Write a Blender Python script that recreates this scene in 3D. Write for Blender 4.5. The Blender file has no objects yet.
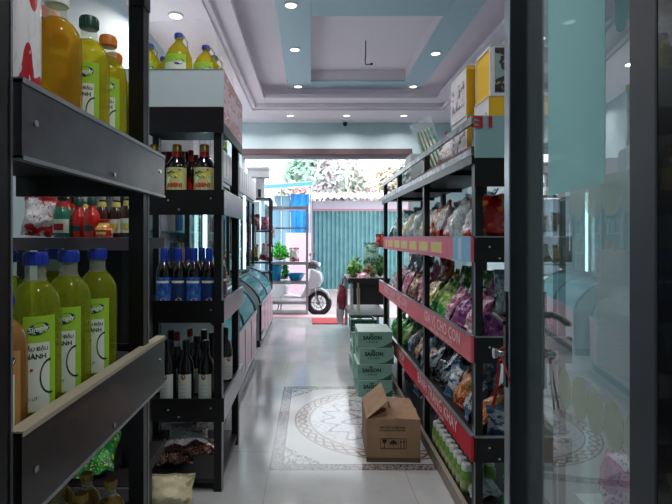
import bpy, math, random
from math import sin, cos, pi, sqrt, radians as R
from mathutils import Vector, Matrix, Euler, noise
random.seed(7)
C = bpy.context.scene.collection
F, CX, CY, H = 485.0, 311.0, 237.0, 1.45
def at(x, y, Y):                       # where a photo pixel lies at depth Y
    return Vector(((x-CX)/F*Y, Y, H-(y-CY)/F*Y))

# ------------------------------------------------------------------ materials
MATS = {}
def lin(c):
    return tuple((v/12.92 if v <= .04045 else ((v+.055)/1.055)**2.4) for v in c)
def mat(name, col, rough=.5, metal=0, trans=0, ior=1.45, emit=None, estr=0, coat=0, spec=.5, srgb=True):
    if name in MATS: return MATS[name]
    m = bpy.data.materials.new(name); m.use_nodes = True
    p = m.node_tree.nodes['Principled BSDF']
    c = lin(col) if srgb else col
    p.inputs['Base Color'].default_value = (*c, 1)
    p.inputs['Roughness'].default_value = rough
    p.inputs['Metallic'].default_value = metal
    p.inputs['Transmission Weight'].default_value = trans
    p.inputs['IOR'].default_value = ior
    p.inputs['Coat Weight'].default_value = coat
    p.inputs['Specular IOR Level'].default_value = spec
    if emit:
        p.inputs['Emission Color'].default_value = (*emit, 1)
        p.inputs['Emission Strength'].default_value = estr
    MATS[name] = m
    return m
class NT:
    def __init__(s, m):
        s.m = m; s.t = m.node_tree; s.n = s.t.nodes; s.l = s.t.links
        s.p = s.n['Principled BSDF']
    def new(s, kind, **kw):
        o = s.n.new(kind)
        for k, v in kw.items(): setattr(o, k, v)
        return o
    def link(s, a, b): s.l.new(a, b)
    def m_(s, op, a, b=0, c=0):
        o = s.n.new('ShaderNodeMath'); o.operation = op
        for i, v in enumerate((a, b, c)):
            if isinstance(v, (int, float)): o.inputs[i].default_value = v
            else: s.l.new(v, o.inputs[i])
        return o.outputs[0]
    def mix(s, f, a, b):
        o = s.n.new('ShaderNodeMix'); o.data_type = 'RGBA'
        for i, v in ((0, f), (6, a), (7, b)):
            if isinstance(v, (int, float)): o.inputs[i].default_value = v
            elif isinstance(v, tuple): o.inputs[i].default_value = (*v[:3], 1)
            else: s.l.new(v, o.inputs[i])
        return o.outputs[2]
    def coords(s, kind='Object'):
        return s.n.new('ShaderNodeTexCoord').outputs[kind]
    def noise(s, vec, scale, detail=2, rough=.5):
        o = s.n.new('ShaderNodeTexNoise'); o.inputs['Scale'].default_value = scale
        o.inputs['Detail'].default_value = detail; o.inputs['Roughness'].default_value = rough
        s.l.new(vec, o.inputs['Vector']); return o.outputs['Fac']
    def scale(s, vec, v):
        o = s.n.new('ShaderNodeMapping'); o.inputs['Scale'].default_value = v
        s.l.new(vec, o.inputs['Vector']); return o.outputs[0]
def printed(name, bg, band, blob, fleck, rough=.32, metal=0, sc=4.0):
    """printed plastic film: ground colour, end bands, a big motif and small flecks"""
    if name in MATS: return MATS[name]
    m = mat(name, bg, rough, metal, coat=.35); n = NT(m)
    g = n.coords('Generated'); sep = n.new('ShaderNodeSeparateXYZ'); n.link(g, sep.inputs[0])
    z = sep.outputs[2]
    wob = n.m_('MULTIPLY', n.m_('SUBTRACT', n.noise(g, 3), .5), .35)
    zz = n.m_('ADD', z, wob)
    f1 = n.m_('LESS_THAN', zz, .24); f2 = n.m_('GREATER_THAN', zz, .84)
    c = n.mix(n.m_('MAXIMUM', f1, f2), lin(bg), lin(band))
    b = n.m_('GREATER_THAN', n.noise(n.scale(g, (1, 1, 1.4)), sc, 1), .55)
    c = n.mix(b, c, lin(blob))
    k = n.m_('GREATER_THAN', n.noise(n.scale(g, (1.6, 1, 1)), sc*4.2, 1), .62)
    c = n.mix(k, c, lin(fleck))
    n.link(c, n.p.inputs['Base Color'])
    return m
def worn(name, c1, c2, scale=6, rough=.5, metal=0, stretch=(1, 1, 1), coat=0, lo=.4, hi=.65):
    if name in MATS: return MATS[name]
    m = mat(name, c1, rough, metal, coat=coat); n = NT(m)
    v = n.noise(n.scale(n.coords(), stretch), scale, 5, .6)
    r = n.new('ShaderNodeMapRange'); r.inputs[1].default_value = lo; r.inputs[2].default_value = hi
    n.link(v, r.inputs[0])
    n.link(n.mix(r.outputs[0], lin(c1), lin(c2)), n.p.inputs['Base Color'])
    return m
def film(name, col, opac, rough=.15, milky=False):
    """thin see-through plastic"""
    if name in MATS: return MATS[name]
    m = mat(name, col, rough); n = NT(m)
    t = n.new('ShaderNodeBsdfTransparent'); x = n.new('ShaderNodeMixShader')
    x.inputs[0].default_value = opac
    n.link(t.outputs[0], x.inputs[1])
    if milky:
        tl = n.new('ShaderNodeBsdfTranslucent'); tl.inputs[0].default_value = (*lin(col), 1)
        k = n.new('ShaderNodeMixShader'); n.link(n.p.outputs[0], k.inputs[1]); n.link(tl.outputs[0], k.inputs[2]); n.link(k.outputs[0], x.inputs[2])
    else: n.link(n.p.outputs[0], x.inputs[2])
    n.link(x.outputs[0], n.n['Material Output'].inputs[0])
    return m
def pane(name, tint, ior, haze=0):
    """flat window glass: Fresnel mix of clear and mirror"""
    if name in MATS: return MATS[name]
    m = mat(name, (1, 1, 1)); n = NT(m)
    fr = n.new('ShaderNodeFresnel'); fr.inputs[0].default_value = ior
    t = n.new('ShaderNodeBsdfTransparent'); t.inputs[0].default_value = (*tint, 1)
    g = n.new('ShaderNodeBsdfGlossy'); g.inputs['Roughness'].default_value = 0.0
    x = n.new('ShaderNodeMixShader')
    geo = n.new('ShaderNodeNewGeometry')   # the coating mirrors on the outer side of either face
    n.link(n.m_('MULTIPLY', fr.outputs[0], n.m_('SUBTRACT', 1, geo.outputs['Backfacing'])), x.inputs[0]); n.link(t.outputs[0], x.inputs[1]); n.link(g.outputs[0], x.inputs[2])
    if haze:                              # haze of dusty glass, put in as a faint pale scatter
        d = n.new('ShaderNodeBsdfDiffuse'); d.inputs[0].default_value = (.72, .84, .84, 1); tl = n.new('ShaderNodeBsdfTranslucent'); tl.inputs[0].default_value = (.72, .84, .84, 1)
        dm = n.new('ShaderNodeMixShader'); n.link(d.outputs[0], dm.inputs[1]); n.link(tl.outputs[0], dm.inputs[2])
        y = n.new('ShaderNodeMixShader'); y.inputs[0].default_value = haze; n.link(x.outputs[0], y.inputs[1]); n.link(dm.outputs[0], y.inputs[2]); x = y
    n.link(x.outputs[0], n.n['Material Output'].inputs[0])
    return m

BLACK = mat('black_paint', (.05, .046, .053), .38)
LIPB = mat('dark_lip_paint', (.085, .07, .09), .3, .0, coat=.25)
LIPG = worn('scuffed_grey_lip', (.40, .40, .42), (.30, .30, .33), 5, .3, .75)
STEELEDGE = mat('bare_steel_edge', (.62, .64, .66), .35, .8)
BOARD = mat('shelf_board', (.14, .125, .14), .5)
CREAM = mat('cream_edge', (.62, .59, .52), .5)
WHITE = mat('white_plastic', (.86, .88, .88), .4)
TEAL = mat('teal_panel', (.56, .72, .72), .45)
CHROME = mat('chrome', (.75, .76, .77), .18, 1)
RED = mat('red_print', (.72, .12, .16), .5)
DARKRED = mat('dark_red_cord', (.55, .08, .10), .6)
WALLM = worn('wall_paint', (.74, .82, .84), (.70, .79, .81), 1.5, .6)
CEILM = mat('ceiling_paint', (.91, .875, .905), .6)
CEILB = mat('ceiling_blue_paint', (.70, .80, .84), .6)
CARD = worn('brown_cardboard', (.60, .49, .39), (.54, .43, .34), 9, .75, stretch=(1, 1, .3))
INK = mat('black_ink', (.10, .09, .08), .6)
DGREEN = mat('dark_green_ink', (.05, .20, .15), .5)
MINT = worn('mint_carton', (.50, .70, .64), (.47, .66, .60), 4, .5)
CAPB = mat('blue_cap', (.10, .20, .62), .4)
CAPG = mat('green_cap', (.05, .26, .20), .4)
CAPO = mat('orange_cap', (.86, .50, .16), .4)
CAPW = mat('white_cap', (.90, .92, .92), .35)
CAPGOLD = mat('gold_cap', (.62, .50, .26), .3, .6)
CAPR = mat('red_cap', (.62, .06, .10), .35)
CAPK = mat('black_cap', (.05, .05, .06), .35)
SKIN = None

# ------------------------------------------------------------------ mesh builder
class MB:
    def __init__(s):
        s.v = []; s.f = []; s.fm = []; s.mats = []; s.M = Matrix()
    def mi(s, m):
        if m not in s.mats: s.mats.append(m)
        return s.mats.index(m)
    def add(s, vs, fs, m):
        b = len(s.v); k = s.mi(m)
        s.v += [tuple(s.M @ Vector(v)) for v in vs]
        for f in fs: s.f.append(tuple(b+i for i in f)); s.fm.append(k)
        return s
    def box(s, x0, x1, y0, y1, z0, z1, m):
        vs = [(x, y, z) for z in (z0, z1) for y in (y0, y1) for x in (x0, x1)]
        return s.add(vs, [(0, 2, 3, 1), (4, 5, 7, 6), (0, 1, 5, 4), (2, 6, 7, 3), (0, 4, 6, 2), (1, 3, 7, 5)], m)
    def quad(s, a, b, c, d, m): return s.add([a, b, c, d], [(0, 1, 2, 3)], m)
    def prism(s, pts, axis, a, b, m):
        """extrude a 2-D outline along an axis (0 x, 1 y, 2 z)"""
        def p3(p, t): q = list(p); q.insert(axis, t); return tuple(q)
        n = len(pts); vs = [p3(p, a) for p in pts]+[p3(p, b) for p in pts]
        fs = [tuple(range(n)), tuple(range(2*n-1, n-1, -1))]
        fs += [(i, i+n, (i+1) % n+n, (i+1) % n) for i in range(n)]
        return s.add(vs, fs, m)
    def tube(s, pts, r, m, n=8, cap=True):
        pts = [Vector(p) for p in pts]; rings = []
        rr = r if isinstance(r, (list, tuple)) else [r]*len(pts)
        for i, p in enumerate(pts):
            d = (pts[min(i+1, len(pts)-1)]-pts[max(i-1, 0)]).normalized()
            u = d.cross(Vector((0, 0, 1)))
            if u.length < .05: u = d.cross(Vector((0, 1, 0)))
            u.normalize(); w = d.cross(u)
            rings.append([p+(u*cos(2*pi*k/n)+w*sin(2*pi*k/n))*rr[i] for k in range(n)])
        vs = [q for rg in rings for q in rg]; fs = []
        for i in range(len(pts)-1):
            for k in range(n):
                a = i*n+k; b = i*n+(k+1) % n
                fs.append((a, b, b+n, a+n))
        if cap: fs += [tuple(range(n-1, -1, -1)), tuple(range((len(pts)-1)*n, len(pts)*n))]
        return s.add(vs, fs, m)
    def lathe(s, prof, m, n=20, sq=0, cx=0, cy=0, zlist=None):
        """prof = [(r,z)..]; sq 0 round .. 1 squarish"""
        vs = []; fs = []
        for r, z in prof:
            for k in range(n):
                a = 2*pi*k/n
                q = 1 if not sq else (1+sq*(.5/max(abs(cos(a)), abs(sin(a)))**1-.5)*.6)
                vs.append((cx+r*q*cos(a), cy+r*q*sin(a), z))
        for i in range(len(prof)-1):
            for k in range(n):
                a = i*n+k; b = i*n+(k+1) % n
                fs.append((a, b, b+n, a+n))
        fs.append(tuple(range(n-1, -1, -1))); fs.append(tuple(range((len(prof)-1)*n, len(prof)*n)))
        return s.add(vs, fs, m)
    def ring(s, c, R0, r0, m, axis='y', n=24, k=8):
        vs = []; fs = []
        for i in range(n):
            a = 2*pi*i/n
            for j in range(k):
                b = 2*pi*j/k
                u = (R0+r0*cos(b))*cos(a); w = (R0+r0*cos(b))*sin(a); t = r0*sin(b)
                q = {'y': (u, t, w), 'z': (u, w, t), 'x': (t, u, w)}[axis]
                vs.append((c[0]+q[0], c[1]+q[1], c[2]+q[2]))
        for i in range(n):
            for j in range(k):
                fs.append((i*k+j, ((i+1) % n)*k+j, ((i+1) % n)*k+(j+1) % k, i*k+(j+1) % k))
        return s.add(vs, fs, m)
    def ell(s, c, r, m, n=14, k=9, bump=0, seed=0):
        vs = []; fs = []
        for i in range(k+1):
            t = pi*i/k
            for j in range(n):
                a = 2*pi*j/n
                d = Vector((sin(t)*cos(a), sin(t)*sin(a), cos(t)))
                q = 1+bump*noise.noise(d*2.3+Vector((seed*3.1, seed, 0)))
                vs.append((c[0]+r[0]*d.x*q, c[1]+r[1]*d.y*q, c[2]+r[2]*d.z*q))
        for i in range(k):
            for j in range(n):
                fs.append((i*n+j, (i+1)*n+j, (i+1)*n+(j+1) % n, i*n+(j+1) % n))
        return s.add(vs, fs, m)
    def text(s, txt, size, m, place, spacing=1.0, bold=0):
        """place maps (u,v) of the flat letters to a point"""
        vs, fs = letters(txt, size, spacing, bold)
        return s.add([place(x, y) for x, y in vs], fs, m)
    def build(s, name, parent=None, loc=None, rot=None, smooth=True, bevel=0, ang=40):
        me = bpy.data.meshes.new(name)
        me.from_pydata(s.v, [], s.f)
        for m in s.mats: me.materials.append(m)
        me.polygons.foreach_set('material_index', s.fm)
        if smooth:
            me.polygons.foreach_set('use_smooth', [True]*len(s.f))
            me.set_sharp_from_angle(angle=R(ang))
        me.update()
        o = bpy.data.objects.new(name, me); C.objects.link(o)
        if parent: o.parent = parent
        if loc is not None: o.location = loc
        if rot is not None: o.rotation_euler = rot
        if bevel:
            b = o.modifiers.new('bevel', 'BEVEL'); b.width = bevel; b.segments = 2; b.limit_method = 'ANGLE'
        return o
LET = {}
def letters(txt, size, spacing, bold=0):
    key = (txt, size, spacing, bold)
    if key not in LET:
        cu = bpy.data.curves.new('letters', 'FONT'); cu.body = txt; cu.size = size
        cu.align_x = 'CENTER'; cu.align_y = 'CENTER'; cu.space_character = spacing; cu.resolution_u = 2; cu.offset = bold
        o = bpy.data.objects.new('letters', cu); C.objects.link(o)
        me = o.to_mesh()
        LET[key] = ([(v.co.x, v.co.y) for v in me.vertices], [tuple(p.vertices) for p in me.polygons])
        o.to_mesh_clear(); bpy.data.objects.remove(o); bpy.data.curves.remove(cu)
    return LET[key]

def tag(o, label=None, cat=None, group=None, kind=None):
    for k, v in (('label', label), ('category', cat), ('group', group), ('kind', kind)):
        if v: o[k] = v
    return o
def thing(name, label, cat, loc=(0, 0, 0), rz=0, group=None, rot=None):
    o = bpy.data.objects.new(name, None); C.objects.link(o); o.empty_display_size = .1
    o.location = loc; o.rotation_euler = rot or (0, 0, rz)
    return tag(o, label, cat, group)
def struct(o): o['kind'] = 'structure'; return o
KIDS = {}
def kids(o):
    return [c for c in C.objects if c.parent == o]
def tree_of(o): return (o, [tree_of(c) for c in kids(o)])
def copy_tree(t, parent=None):
    c = t[0].copy(); C.objects.link(c)
    if parent: c.parent = parent; c.matrix_parent_inverse = t[0].matrix_parent_inverse
    for k in t[1]: copy_tree(k, c)
    return c
class Kind:
    """the first use is the built thing itself, later ones are copies of it and its parts"""
    def __init__(s, o, cat): s.o = o; s.t = tree_of(o); s.used = False; s.cat = cat
    def put(s, loc, rot, label, group=None, scale=None):
        o = s.o if not s.used else copy_tree(s.t)
        s.used = True
        for k in ('label', 'group'):
            if k in o: del o[k]
        o.location = loc; o.rotation_euler = rot if isinstance(rot, tuple) else (0, 0, rot)
        if scale: o.scale = (scale,)*3 if isinstance(scale, (int, float)) else scale
        return tag(o, label, s.cat, group)
ORD = ['first', 'second', 'third', 'fourth', 'fifth', 'sixth', 'seventh', 'eighth', 'ninth', 'tenth', 'eleventh', 'twelfth',
       'thirteenth', 'fourteenth', 'fifteenth', 'sixteenth', 'seventeenth', 'eighteenth', 'nineteenth', 'twentieth',
       'twenty-first', 'twenty-second', 'twenty-third', 'twenty-fourth', 'twenty-fifth']

# ================================================================== THE SETTING
XL, XR, YF, YN = -1.62, 2.80, 8.72, -1.5
# floor: pale polished tiles with an inlaid mosaic medallion
fm = mat('polished_tiles', (.76, .77, .77), .12); n = NT(fm)
o_ = n.coords(); sp = n.new('ShaderNodeSeparateXYZ'); n.link(o_, sp.inputs[0]); px, py = sp.outputs[0], sp.outputs[1]
vein = n.m_('POWER', n.noise(o_, 2.2, 6, .62), 2.2)
base = n.mix(n.m_('MINIMUM', n.m_('MULTIPLY', vein, 2.2), 1), lin((.70, .71, .71)), lin((.60, .62, .63)))
def joint(c, off, step=.845):
    t = n.m_('FRACT', n.m_('DIVIDE', n.m_('SUBTRACT', c, off), step))
    return n.m_('LESS_THAN', n.m_('ABSOLUTE', n.m_('SUBTRACT', t, .5)), .0028)
jt = n.m_('MAXIMUM', joint(px, .16), joint(py, .32))
base = n.mix(n.m_('MULTIPLY', jt, .55), base, lin((.45, .46, .46)))
MX, MY, HS = .585, 3.86, .845
dx = n.m_('SUBTRACT', px, MX); dy = n.m_('SUBTRACT', py, MY)
ax = n.m_('ABSOLUTE', dx); ay = n.m_('ABSOLUTE', dy); ch = n.m_('MAXIMUM', ax, ay)
rr = n.m_('SQRT', n.m_('ADD', n.m_('MULTIPLY', dx, dx), n.m_('MULTIPLY', dy, dy)))
an = n.m_('ARCTAN2', dy, dx)
vo = n.new('ShaderNodeTexVoronoi'); vo.inputs['Scale'].default_value = 62; n.link(o_, vo.inputs['Vector'])
mo = vo.outputs['Distance']; mosaic = n.mix(n.m_('GREATER_THAN', mo, .47), lin((.30, .27, .27)), lin((.56, .53, .53)))
vo2 = n.new('ShaderNodeTexVoronoi'); vo2.inputs['Scale'].default_value = 30; n.link(o_, vo2.inputs['Vector'])
soft = n.mix(n.m_('GREATER_THAN', vo2.outputs['Distance'], .40), lin((.60, .64, .69)), lin((.74, .75, .76)))
def between(v, a, b): return n.m_('MULTIPLY', n.m_('GREATER_THAN', v, a), n.m_('LESS_THAN', v, b))
inside = n.m_('LESS_THAN', ch, HS)
col = n.mix(inside, base, n.mix(n.m_('MINIMUM', vein, 1), lin((.71, .72, .71)), lin((.63, .65, .66))))
col = n.mix(between(ch, HS-.075, HS), col, mosaic)
col = n.mix(n.m_('MAXIMUM', between(ch, HS-.082, HS-.072), between(ch, HS-.008, HS)), col, lin((.32, .29, .29)))
corner = n.m_('MULTIPLY', n.m_('GREATER_THAN', n.m_('ADD', ax, ay), 1.27), n.m_('LESS_THAN', ch, HS-.03))
scroll = n.m_('LESS_THAN', n.m_('ADD', mo, n.m_('MULTIPLY', n.m_('SINE', n.m_('MULTIPLY', rr, 60)), .12)), .46)
col = n.mix(n.m_('MULTIPLY', corner, scroll), col, lin((.36, .33, .33)))
# braided ring of two waves
br = lambda s: n.m_('ABSOLUTE', n.m_('SUBTRACT', rr, n.m_('ADD', .655, n.m_('MULTIPLY', n.m_('SINE', n.m_('ADD', n.m_('MULTIPLY', an, 22), s)), .030))))
braid = n.m_('MAXIMUM', n.m_('LESS_THAN', br(0), .010), n.m_('LESS_THAN', br(pi), .010))
braid = n.m_('MAXIMUM', braid, n.m_('MAXIMUM', between(rr, .700, .715), between(rr, .590, .603)))
col = n.mix(n.m_('MULTIPLY', n.m_('LESS_THAN', rr, .72), .35), col, lin((.72, .66, .62)))
col = n.mix(braid, col, lin((.44, .35, .33)))
col = n.mix(n.m_('LESS_THAN', rr, .575), col, soft)
star = n.m_('ADD', .27, n.m_('MULTIPLY', n.m_('SINE', n.m_('MULTIPLY', an, 8)), .07))
col = n.mix(between(n.m_('SUBTRACT', rr, star), -.02, .02), col, lin((.52, .44, .44)))
star2 = n.m_('ADD', .45, n.m_('MULTIPLY', n.m_('SINE', n.m_('MULTIPLY', an, 16)), .05))
col = n.mix(between(n.m_('SUBTRACT', rr, star2), -.015, .015), col, lin((.48, .44, .47)))
n.link(col, n.p.inputs['Base Color'])
struct(MB().box(XL-.1, XR+.1, YN, 8.82, -.15, 0, fm).build('floor'))

struct(MB().box(XL-.1, XL, YN, YF+.12, 0, 4.1, WALLM).build('wall_left'))
struct(MB().box(XR, XR+.1, YN, YF+.12, 0, 4.1, WALLM).build('wall_right'))
struct(MB().box(XL-.1, XR+.1, YN-.1, YN, 0, 4.1, WALLM).build('wall_back'))
wf = MB()
wf.box(XL, -1.24, YF, YF+.12, 0, 4.1, WALLM); wf.box(1.80, XR, YF, YF+.12, 0, 4.1, WALLM)
wf.box(-1.24, 1.80, YF, YF+.12, 2.98, 4.1, WALLM)
struct(wf.build('wall_front'))
BROWN = mat('shutter_brown', (.30, .23, .25), .5)
sh = MB()
sh.box(-1.24, 1.80, YF-.10, YF, 2.915, 3.02, BROWN)
sh.box(-1.24, 1.80, YF-.04, YF+.05, 2.85, 2.915, mat('shutter_grey', (.72, .70, .72), .4))
sh.box(-1.24, -1.19, YF+.0, YF+.06, 0, 2.9, mat('shutter_grey', (.72, .70, .72), .4))
sh.box(1.75, 1.80, YF+.0, YF+.06, 0, 2.9, mat('shutter_grey', (.72, .70, .72), .4))
struct(sh.build('trim_1'))
# ceiling: a dropped border, a moulded ledge, the cove above it, a blue frame and a deeper middle panel
def ringslab(b, X0, X1, Y0, Y1, x0, x1, y0, y1, z0, z1, m):
    b.box(X0, x0, Y0, Y1, z0, z1, m); b.box(x1, X1, Y0, Y1, z0, z1, m)
    b.box(x0, x1, Y0, y0, z0, z1, m); b.box(x0, x1, y1, Y1, z0, z1, m)
cb = MB(); ringslab(cb, XL, XR, YN, YF, -.95, 2.16, 4.2, 7.86, 3.5, 3.60, CEILM)
struct(cb.build('ceiling'))
lb = MB(); ringslab(lb, -.97, 2.18, 4.18, 7.88, -.73, 1.95, 4.4, 7.50, 3.60, 3.66, CEILM)
ringslab(lb, -.955, 2.165, 4.195, 7.865, -.90, 2.11, 4.25, 7.81, 3.53, 3.60, CEILM)
struct(lb.build('trim_2', bevel=.008))
uc = MB(); ringslab(uc, -1.3, 2.5, 3.9, 8.2, 0, 1.41, 5.13, 7.30, 3.82, 3.86, CEILM)
for q in ((-1.3, -1.26, 3.9, 8.2), (2.46, 2.5, 3.9, 8.2), (-1.26, 2.46, 3.9, 3.94), (-1.26, 2.46, 8.16, 8.2)):
    uc.box(*q, 3.66, 3.82, CEILM)
uc.box(-.02, 1.43, 5.11, 7.32, 3.96, 4.0, CEILM)
for q in ((-.02, 0, 5.11, 7.32), (1.41, 1.43, 5.11, 7.32), (0, 1.41, 5.11, 5.13), (0, 1.41, 7.30, 7.32)):
    uc.box(*q, 3.86, 3.96, CEILM)
struct(uc.build('ceiling'))
bb = MB(); ringslab(bb, -.36, 1.74, 4.76, 7.66, 0, 1.41, 5.13, 7.30, 3.785, 3.82, CEILB)
struct(bb.build('trim_3', bevel=.006))

# downlights
LENS = mat('lamp_lens', (1, 1, 1), .4, emit=(1, .98, .95), estr=2.2)
dl = MB(); dl.ring((0, 0, -.004), .062, .010, WHITE, 'z', 24, 6)
droot = thing('downlight', 'x', 'ceiling light'); dl.build('trim_ring', droot)
MB().lathe([(.001, -.010), (.055, -.010), (.056, .0), (.001, .0)], LENS, 24).build('lens', droot)
DK = Kind(droot, 'ceiling light')
lamps = []
def downlight(X, Y, Z, label, power):
    DK.put((X, Y, Z), 0, label, 'round recessed downlights')
    if not power: return
    la = bpy.data.lights.new('downlight_lamp', 'AREA'); la.shape = 'DISK'; la.size = .10; la.energy = power
    la.color = (1, .95, .93); la.spread = R(150)
    o = bpy.data.objects.new('downlight_lamp', la); C.objects.link(o); o.location = (X, Y, Z-.013)
    lamps.append(o)
PW = 27
for i, (X, l) in enumerate(((-1.26, 'downlight at the far left corner of the dropped ceiling, by the doorway'),
                            (-.35, 'brightest downlight over the doorway, left of the camera dome'),
                            (.60, 'downlight over the middle of the doorway, just above the camera dome'),
                            (1.56, 'downlight over the right end of the doorway'))):
    downlight(X, 8.15, 3.498, l, PW*.35)
for X, Y, l in ((-.20, 4.87, 'downlight at the near end of the left arm of the blue ceiling frame'),
                (-.20, 6.02, 'downlight midway along the left arm of the blue ceiling frame'),
                (-.20, 7.50, 'downlight at the far left corner of the blue ceiling frame'),
                (1.58, 6.15, 'downlight midway along the right arm of the blue ceiling frame'),
                (1.58, 7.50, 'downlight at the far right corner of the blue ceiling frame')):
    downlight(X, Y, 3.783, l, 0)
for X, Y, l in ((-1.25, 4.48, 'downlight in the left dropped ceiling above the big oil jugs'),
                (2.45, 4.6, 'downlight in the right dropped ceiling mirrored in the glass door'),
                (2.45, 6.6, 'downlight in the right dropped ceiling towards the doorway'),
                (-1.25, 6.3, 'downlight in the left dropped ceiling above the fridges')):
    downlight(X, Y, 3.498, l, PW*.8 if X < 0 else 0)
for X, Y, l in ((.6, 2.7, 'added unseen downlight over the near end of the aisle'), (-.55, 1.9, 'added unseen downlight above the near rack of oil bottles'),
                (1.75, 1.9, 'added unseen downlight above the near end of the long rack'), (.5, .3, 'added unseen downlight just inside the glass door')):
    downlight(X, Y, 3.498, l, PW*(.7 if Y < 1 else .36))  # out-of-view lamps added to lighten the near end of the shop

# security dome camera on the header wall, hanging wire
cam_t = thing('security_camera', 'small dark dome camera under the ceiling over the doorway', 'camera', (.60, 8.55, 3.5))
MB().lathe([(.001, -.03), (.05, -.03), (.055, 0), (.001, 0)], WHITE, 16).build('mount', cam_t)
MB().ell((0, 0, -.05), (.042, .042, .05), mat('dark_dome', (.06, .06, .07), .1)).build('dome', cam_t)
wi = MB(); wi.tube([(.70, 6.2, 3.96), (.70, 6.2, 3.80), (.692, 6.2, 3.70), (.697, 6.2, 3.655), (.73, 6.2, 3.655), (.765, 6.2, 3.66)], .007, mat('wire_black', (.05, .05, .05), .5), 6)
wi.ell((.775, 6.2, 3.662), (.018, .018, .016), mat('wire_black', (.05, .05, .05), .5))
tag(wi.build('hanging_wire'), 'loose black wire hanging from the middle of the ceiling', 'wire')

# ------------------------------------------------------------------ outside
ground = worn('concrete_ground', (.60, .55, .56), (.54, .50, .51), 1.2, .8)
struct(MB().box(-14, 16, 8.82, 40, -.5, -.18, ground).build('pavement'))
pinkstep = mat('pink_step', (.80, .66, .68), .5)
struct(MB().box(-1.24, 1.80, YF-.05, 9.0, -.20, .012, pinkstep).build('trim_4', bevel=.01))
mt = MB(); mt.box(.02, .60, 8.05, 8.62, .001, .018, worn('red_mat', (.66, .25, .28), (.60, .22, .26), 30, .9)); tag(mt.build('door_mat', bevel=.004), 'flat red door mat lying in the doorway', 'mat')

# corrugated gate across the lane
gate = thing('lane_gate', 'tall teal corrugated metal gate across the lane under a wavy roof', 'gate', (1.3, 14.9, -.18))
def corr(b, x0, x1, y, z0, z1, m, pitch=.14, amp=.02, flat=.45):
    xs = []; x = x0
    while x < x1:
        xs += [(x, 0), (x+pitch*flat, 0), (x+pitch*(flat+.08), 1), (x+pitch*.92, 1)]; x += pitch
    vs = []; fs = []
    for q, t in xs: vs += [(q, y-amp*t, z0), (q, y-amp*t, z1)]
    for i in range(len(xs)-1): fs.append((2*i, 2*i+2, 2*i+3, 2*i+1))
    nb = len(vs); vs += [(a, bq+.012, c) for a, bq, c in vs]; fs += [tuple(nb+k for k in reversed(f)) for f in fs]
    b.add(vs, fs, m)
GATE = worn('gate_teal', (.42, .60, .61), (.34, .52, .54), 3, .6)
g = MB(); corr(g, -1.25, 2.6, 0, .03, 2.42, GATE, .13, .05); g.build('gate_sheet', gate, smooth=False)
g = MB()
for q in ((-1.32, -1.25, .0, 2.75), (2.6, 2.67, 0, 2.75)): g.box(q[0], q[1], -.05, .05, q[2], q[3], mat('frame_pink', (.70, .52, .56), .6))
g.box(-1.25, 2.6, -.05, .05, 2.42, 2.49, mat('frame_pink', (.70, .52, .56), .6)); g.build('gate_frame', gate)
MB().box(-1.25, 2.6, -.02, .03, 2.49, 2.74, mat('header_white', (.80, .76, .80), .6)).build('header_board', gate)
g = MB(); vs = []; fs = []
N = 120
for i in range(N+1):
    x = -1.5+4.4*i/N; z = 2.78+.035*cos(2*pi*x/.2)
    vs += [(x, -.55, z), (x, .6, z+.25), (x, -.55, z+.012), (x, .6, z+.262)]
for i in range(N):
    a = 4*i; b_ = a+4
    fs += [(a, b_, b_+1, a+1), (a+2, a+3, b_+3, b_+2), (a, a+2, b_+2, b_)]
g.add(vs, fs, mat('fibre_roof', (.78, .78, .80), .6)); g.build('corrugated_roof', gate)
# blue tarpaulin shelter
tp = thing('tarpaulin_shelter', 'bright blue tarpaulin shelter with a thin pale roof across the lane', 'shelter', (-.75, 13.2, -.18))
TARP = worn('blue_tarp', (.16, .58, .84), (.10, .48, .76), 3, .5)
def drape(b, x0, x1, y, z0, z1, m, amp=.05, nx=40, nz=8, seed=0, freq=16):
    vs = []; fs = []
    for i in range(nx+1):
        for j in range(nz+1):
            u = i/nx; v = j/nz
            vs.append((x0+(x1-x0)*u, y+amp*(1-.6*v)*sin(u*freq+seed+noise.noise((u*4, v*2, seed))*2), z0+(z1-z0)*v))
    for i in range(nx):
        for j in range(nz):
            a = i*(nz+1)+j; fs.append((a, a+nz+1, a+nz+2, a+1))
    nb = len(vs); vs += [(p[0], p[1]+.012, p[2]) for p in vs]
    fs += [tuple(nb+k for k in reversed(f)) for f in fs]
    b.add(vs, fs, m)
b = MB(); drape(b, .20, .70, 0, .05, 2.80, TARP, .07, seed=1); b.build('tarpaulin', tp)
b = MB(); drape(b, -.62, .18, .05, .1, 2.75, mat('pale_tarp', (.46, .62, .70), .5), .06, seed=4); b.build('faded_tarpaulin', tp)['label'] = 'faded pale blue tarpaulin'
b = MB(); drape(b, -1.5, -.65, .1, .1, 2.6, mat('grey_tarp', (.45, .52, .56), .6), .05, seed=7); b.build('grey_curtain', tp)['label'] = 'grey hanging sheet'
b = MB(); b.add([(-1.6, -.5, 2.80), (.78, -.5, 2.98), (.78, .9, 3.16), (-1.6, .9, 2.98), (-1.6, -.5, 2.90), (.78, -.5, 3.08), (.78, .9, 3.26), (-1.6, .9, 3.08)],
               [(0, 1, 2, 3), (7, 6, 5, 4), (0, 4, 5, 1), (1, 5, 6, 2), (2, 6, 7, 3), (3, 7, 4, 0)], mat('pale_roof', (.36, .60, .72), .5)); b.build('roof_sheet', tp, smooth=False)
b = MB()
for x in (-1.55, -.06, .74): b.tube([(x, .06, 0), (x, .06, 2.95)], .025, STEELEDGE)
b.build('pole', tp)
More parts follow.
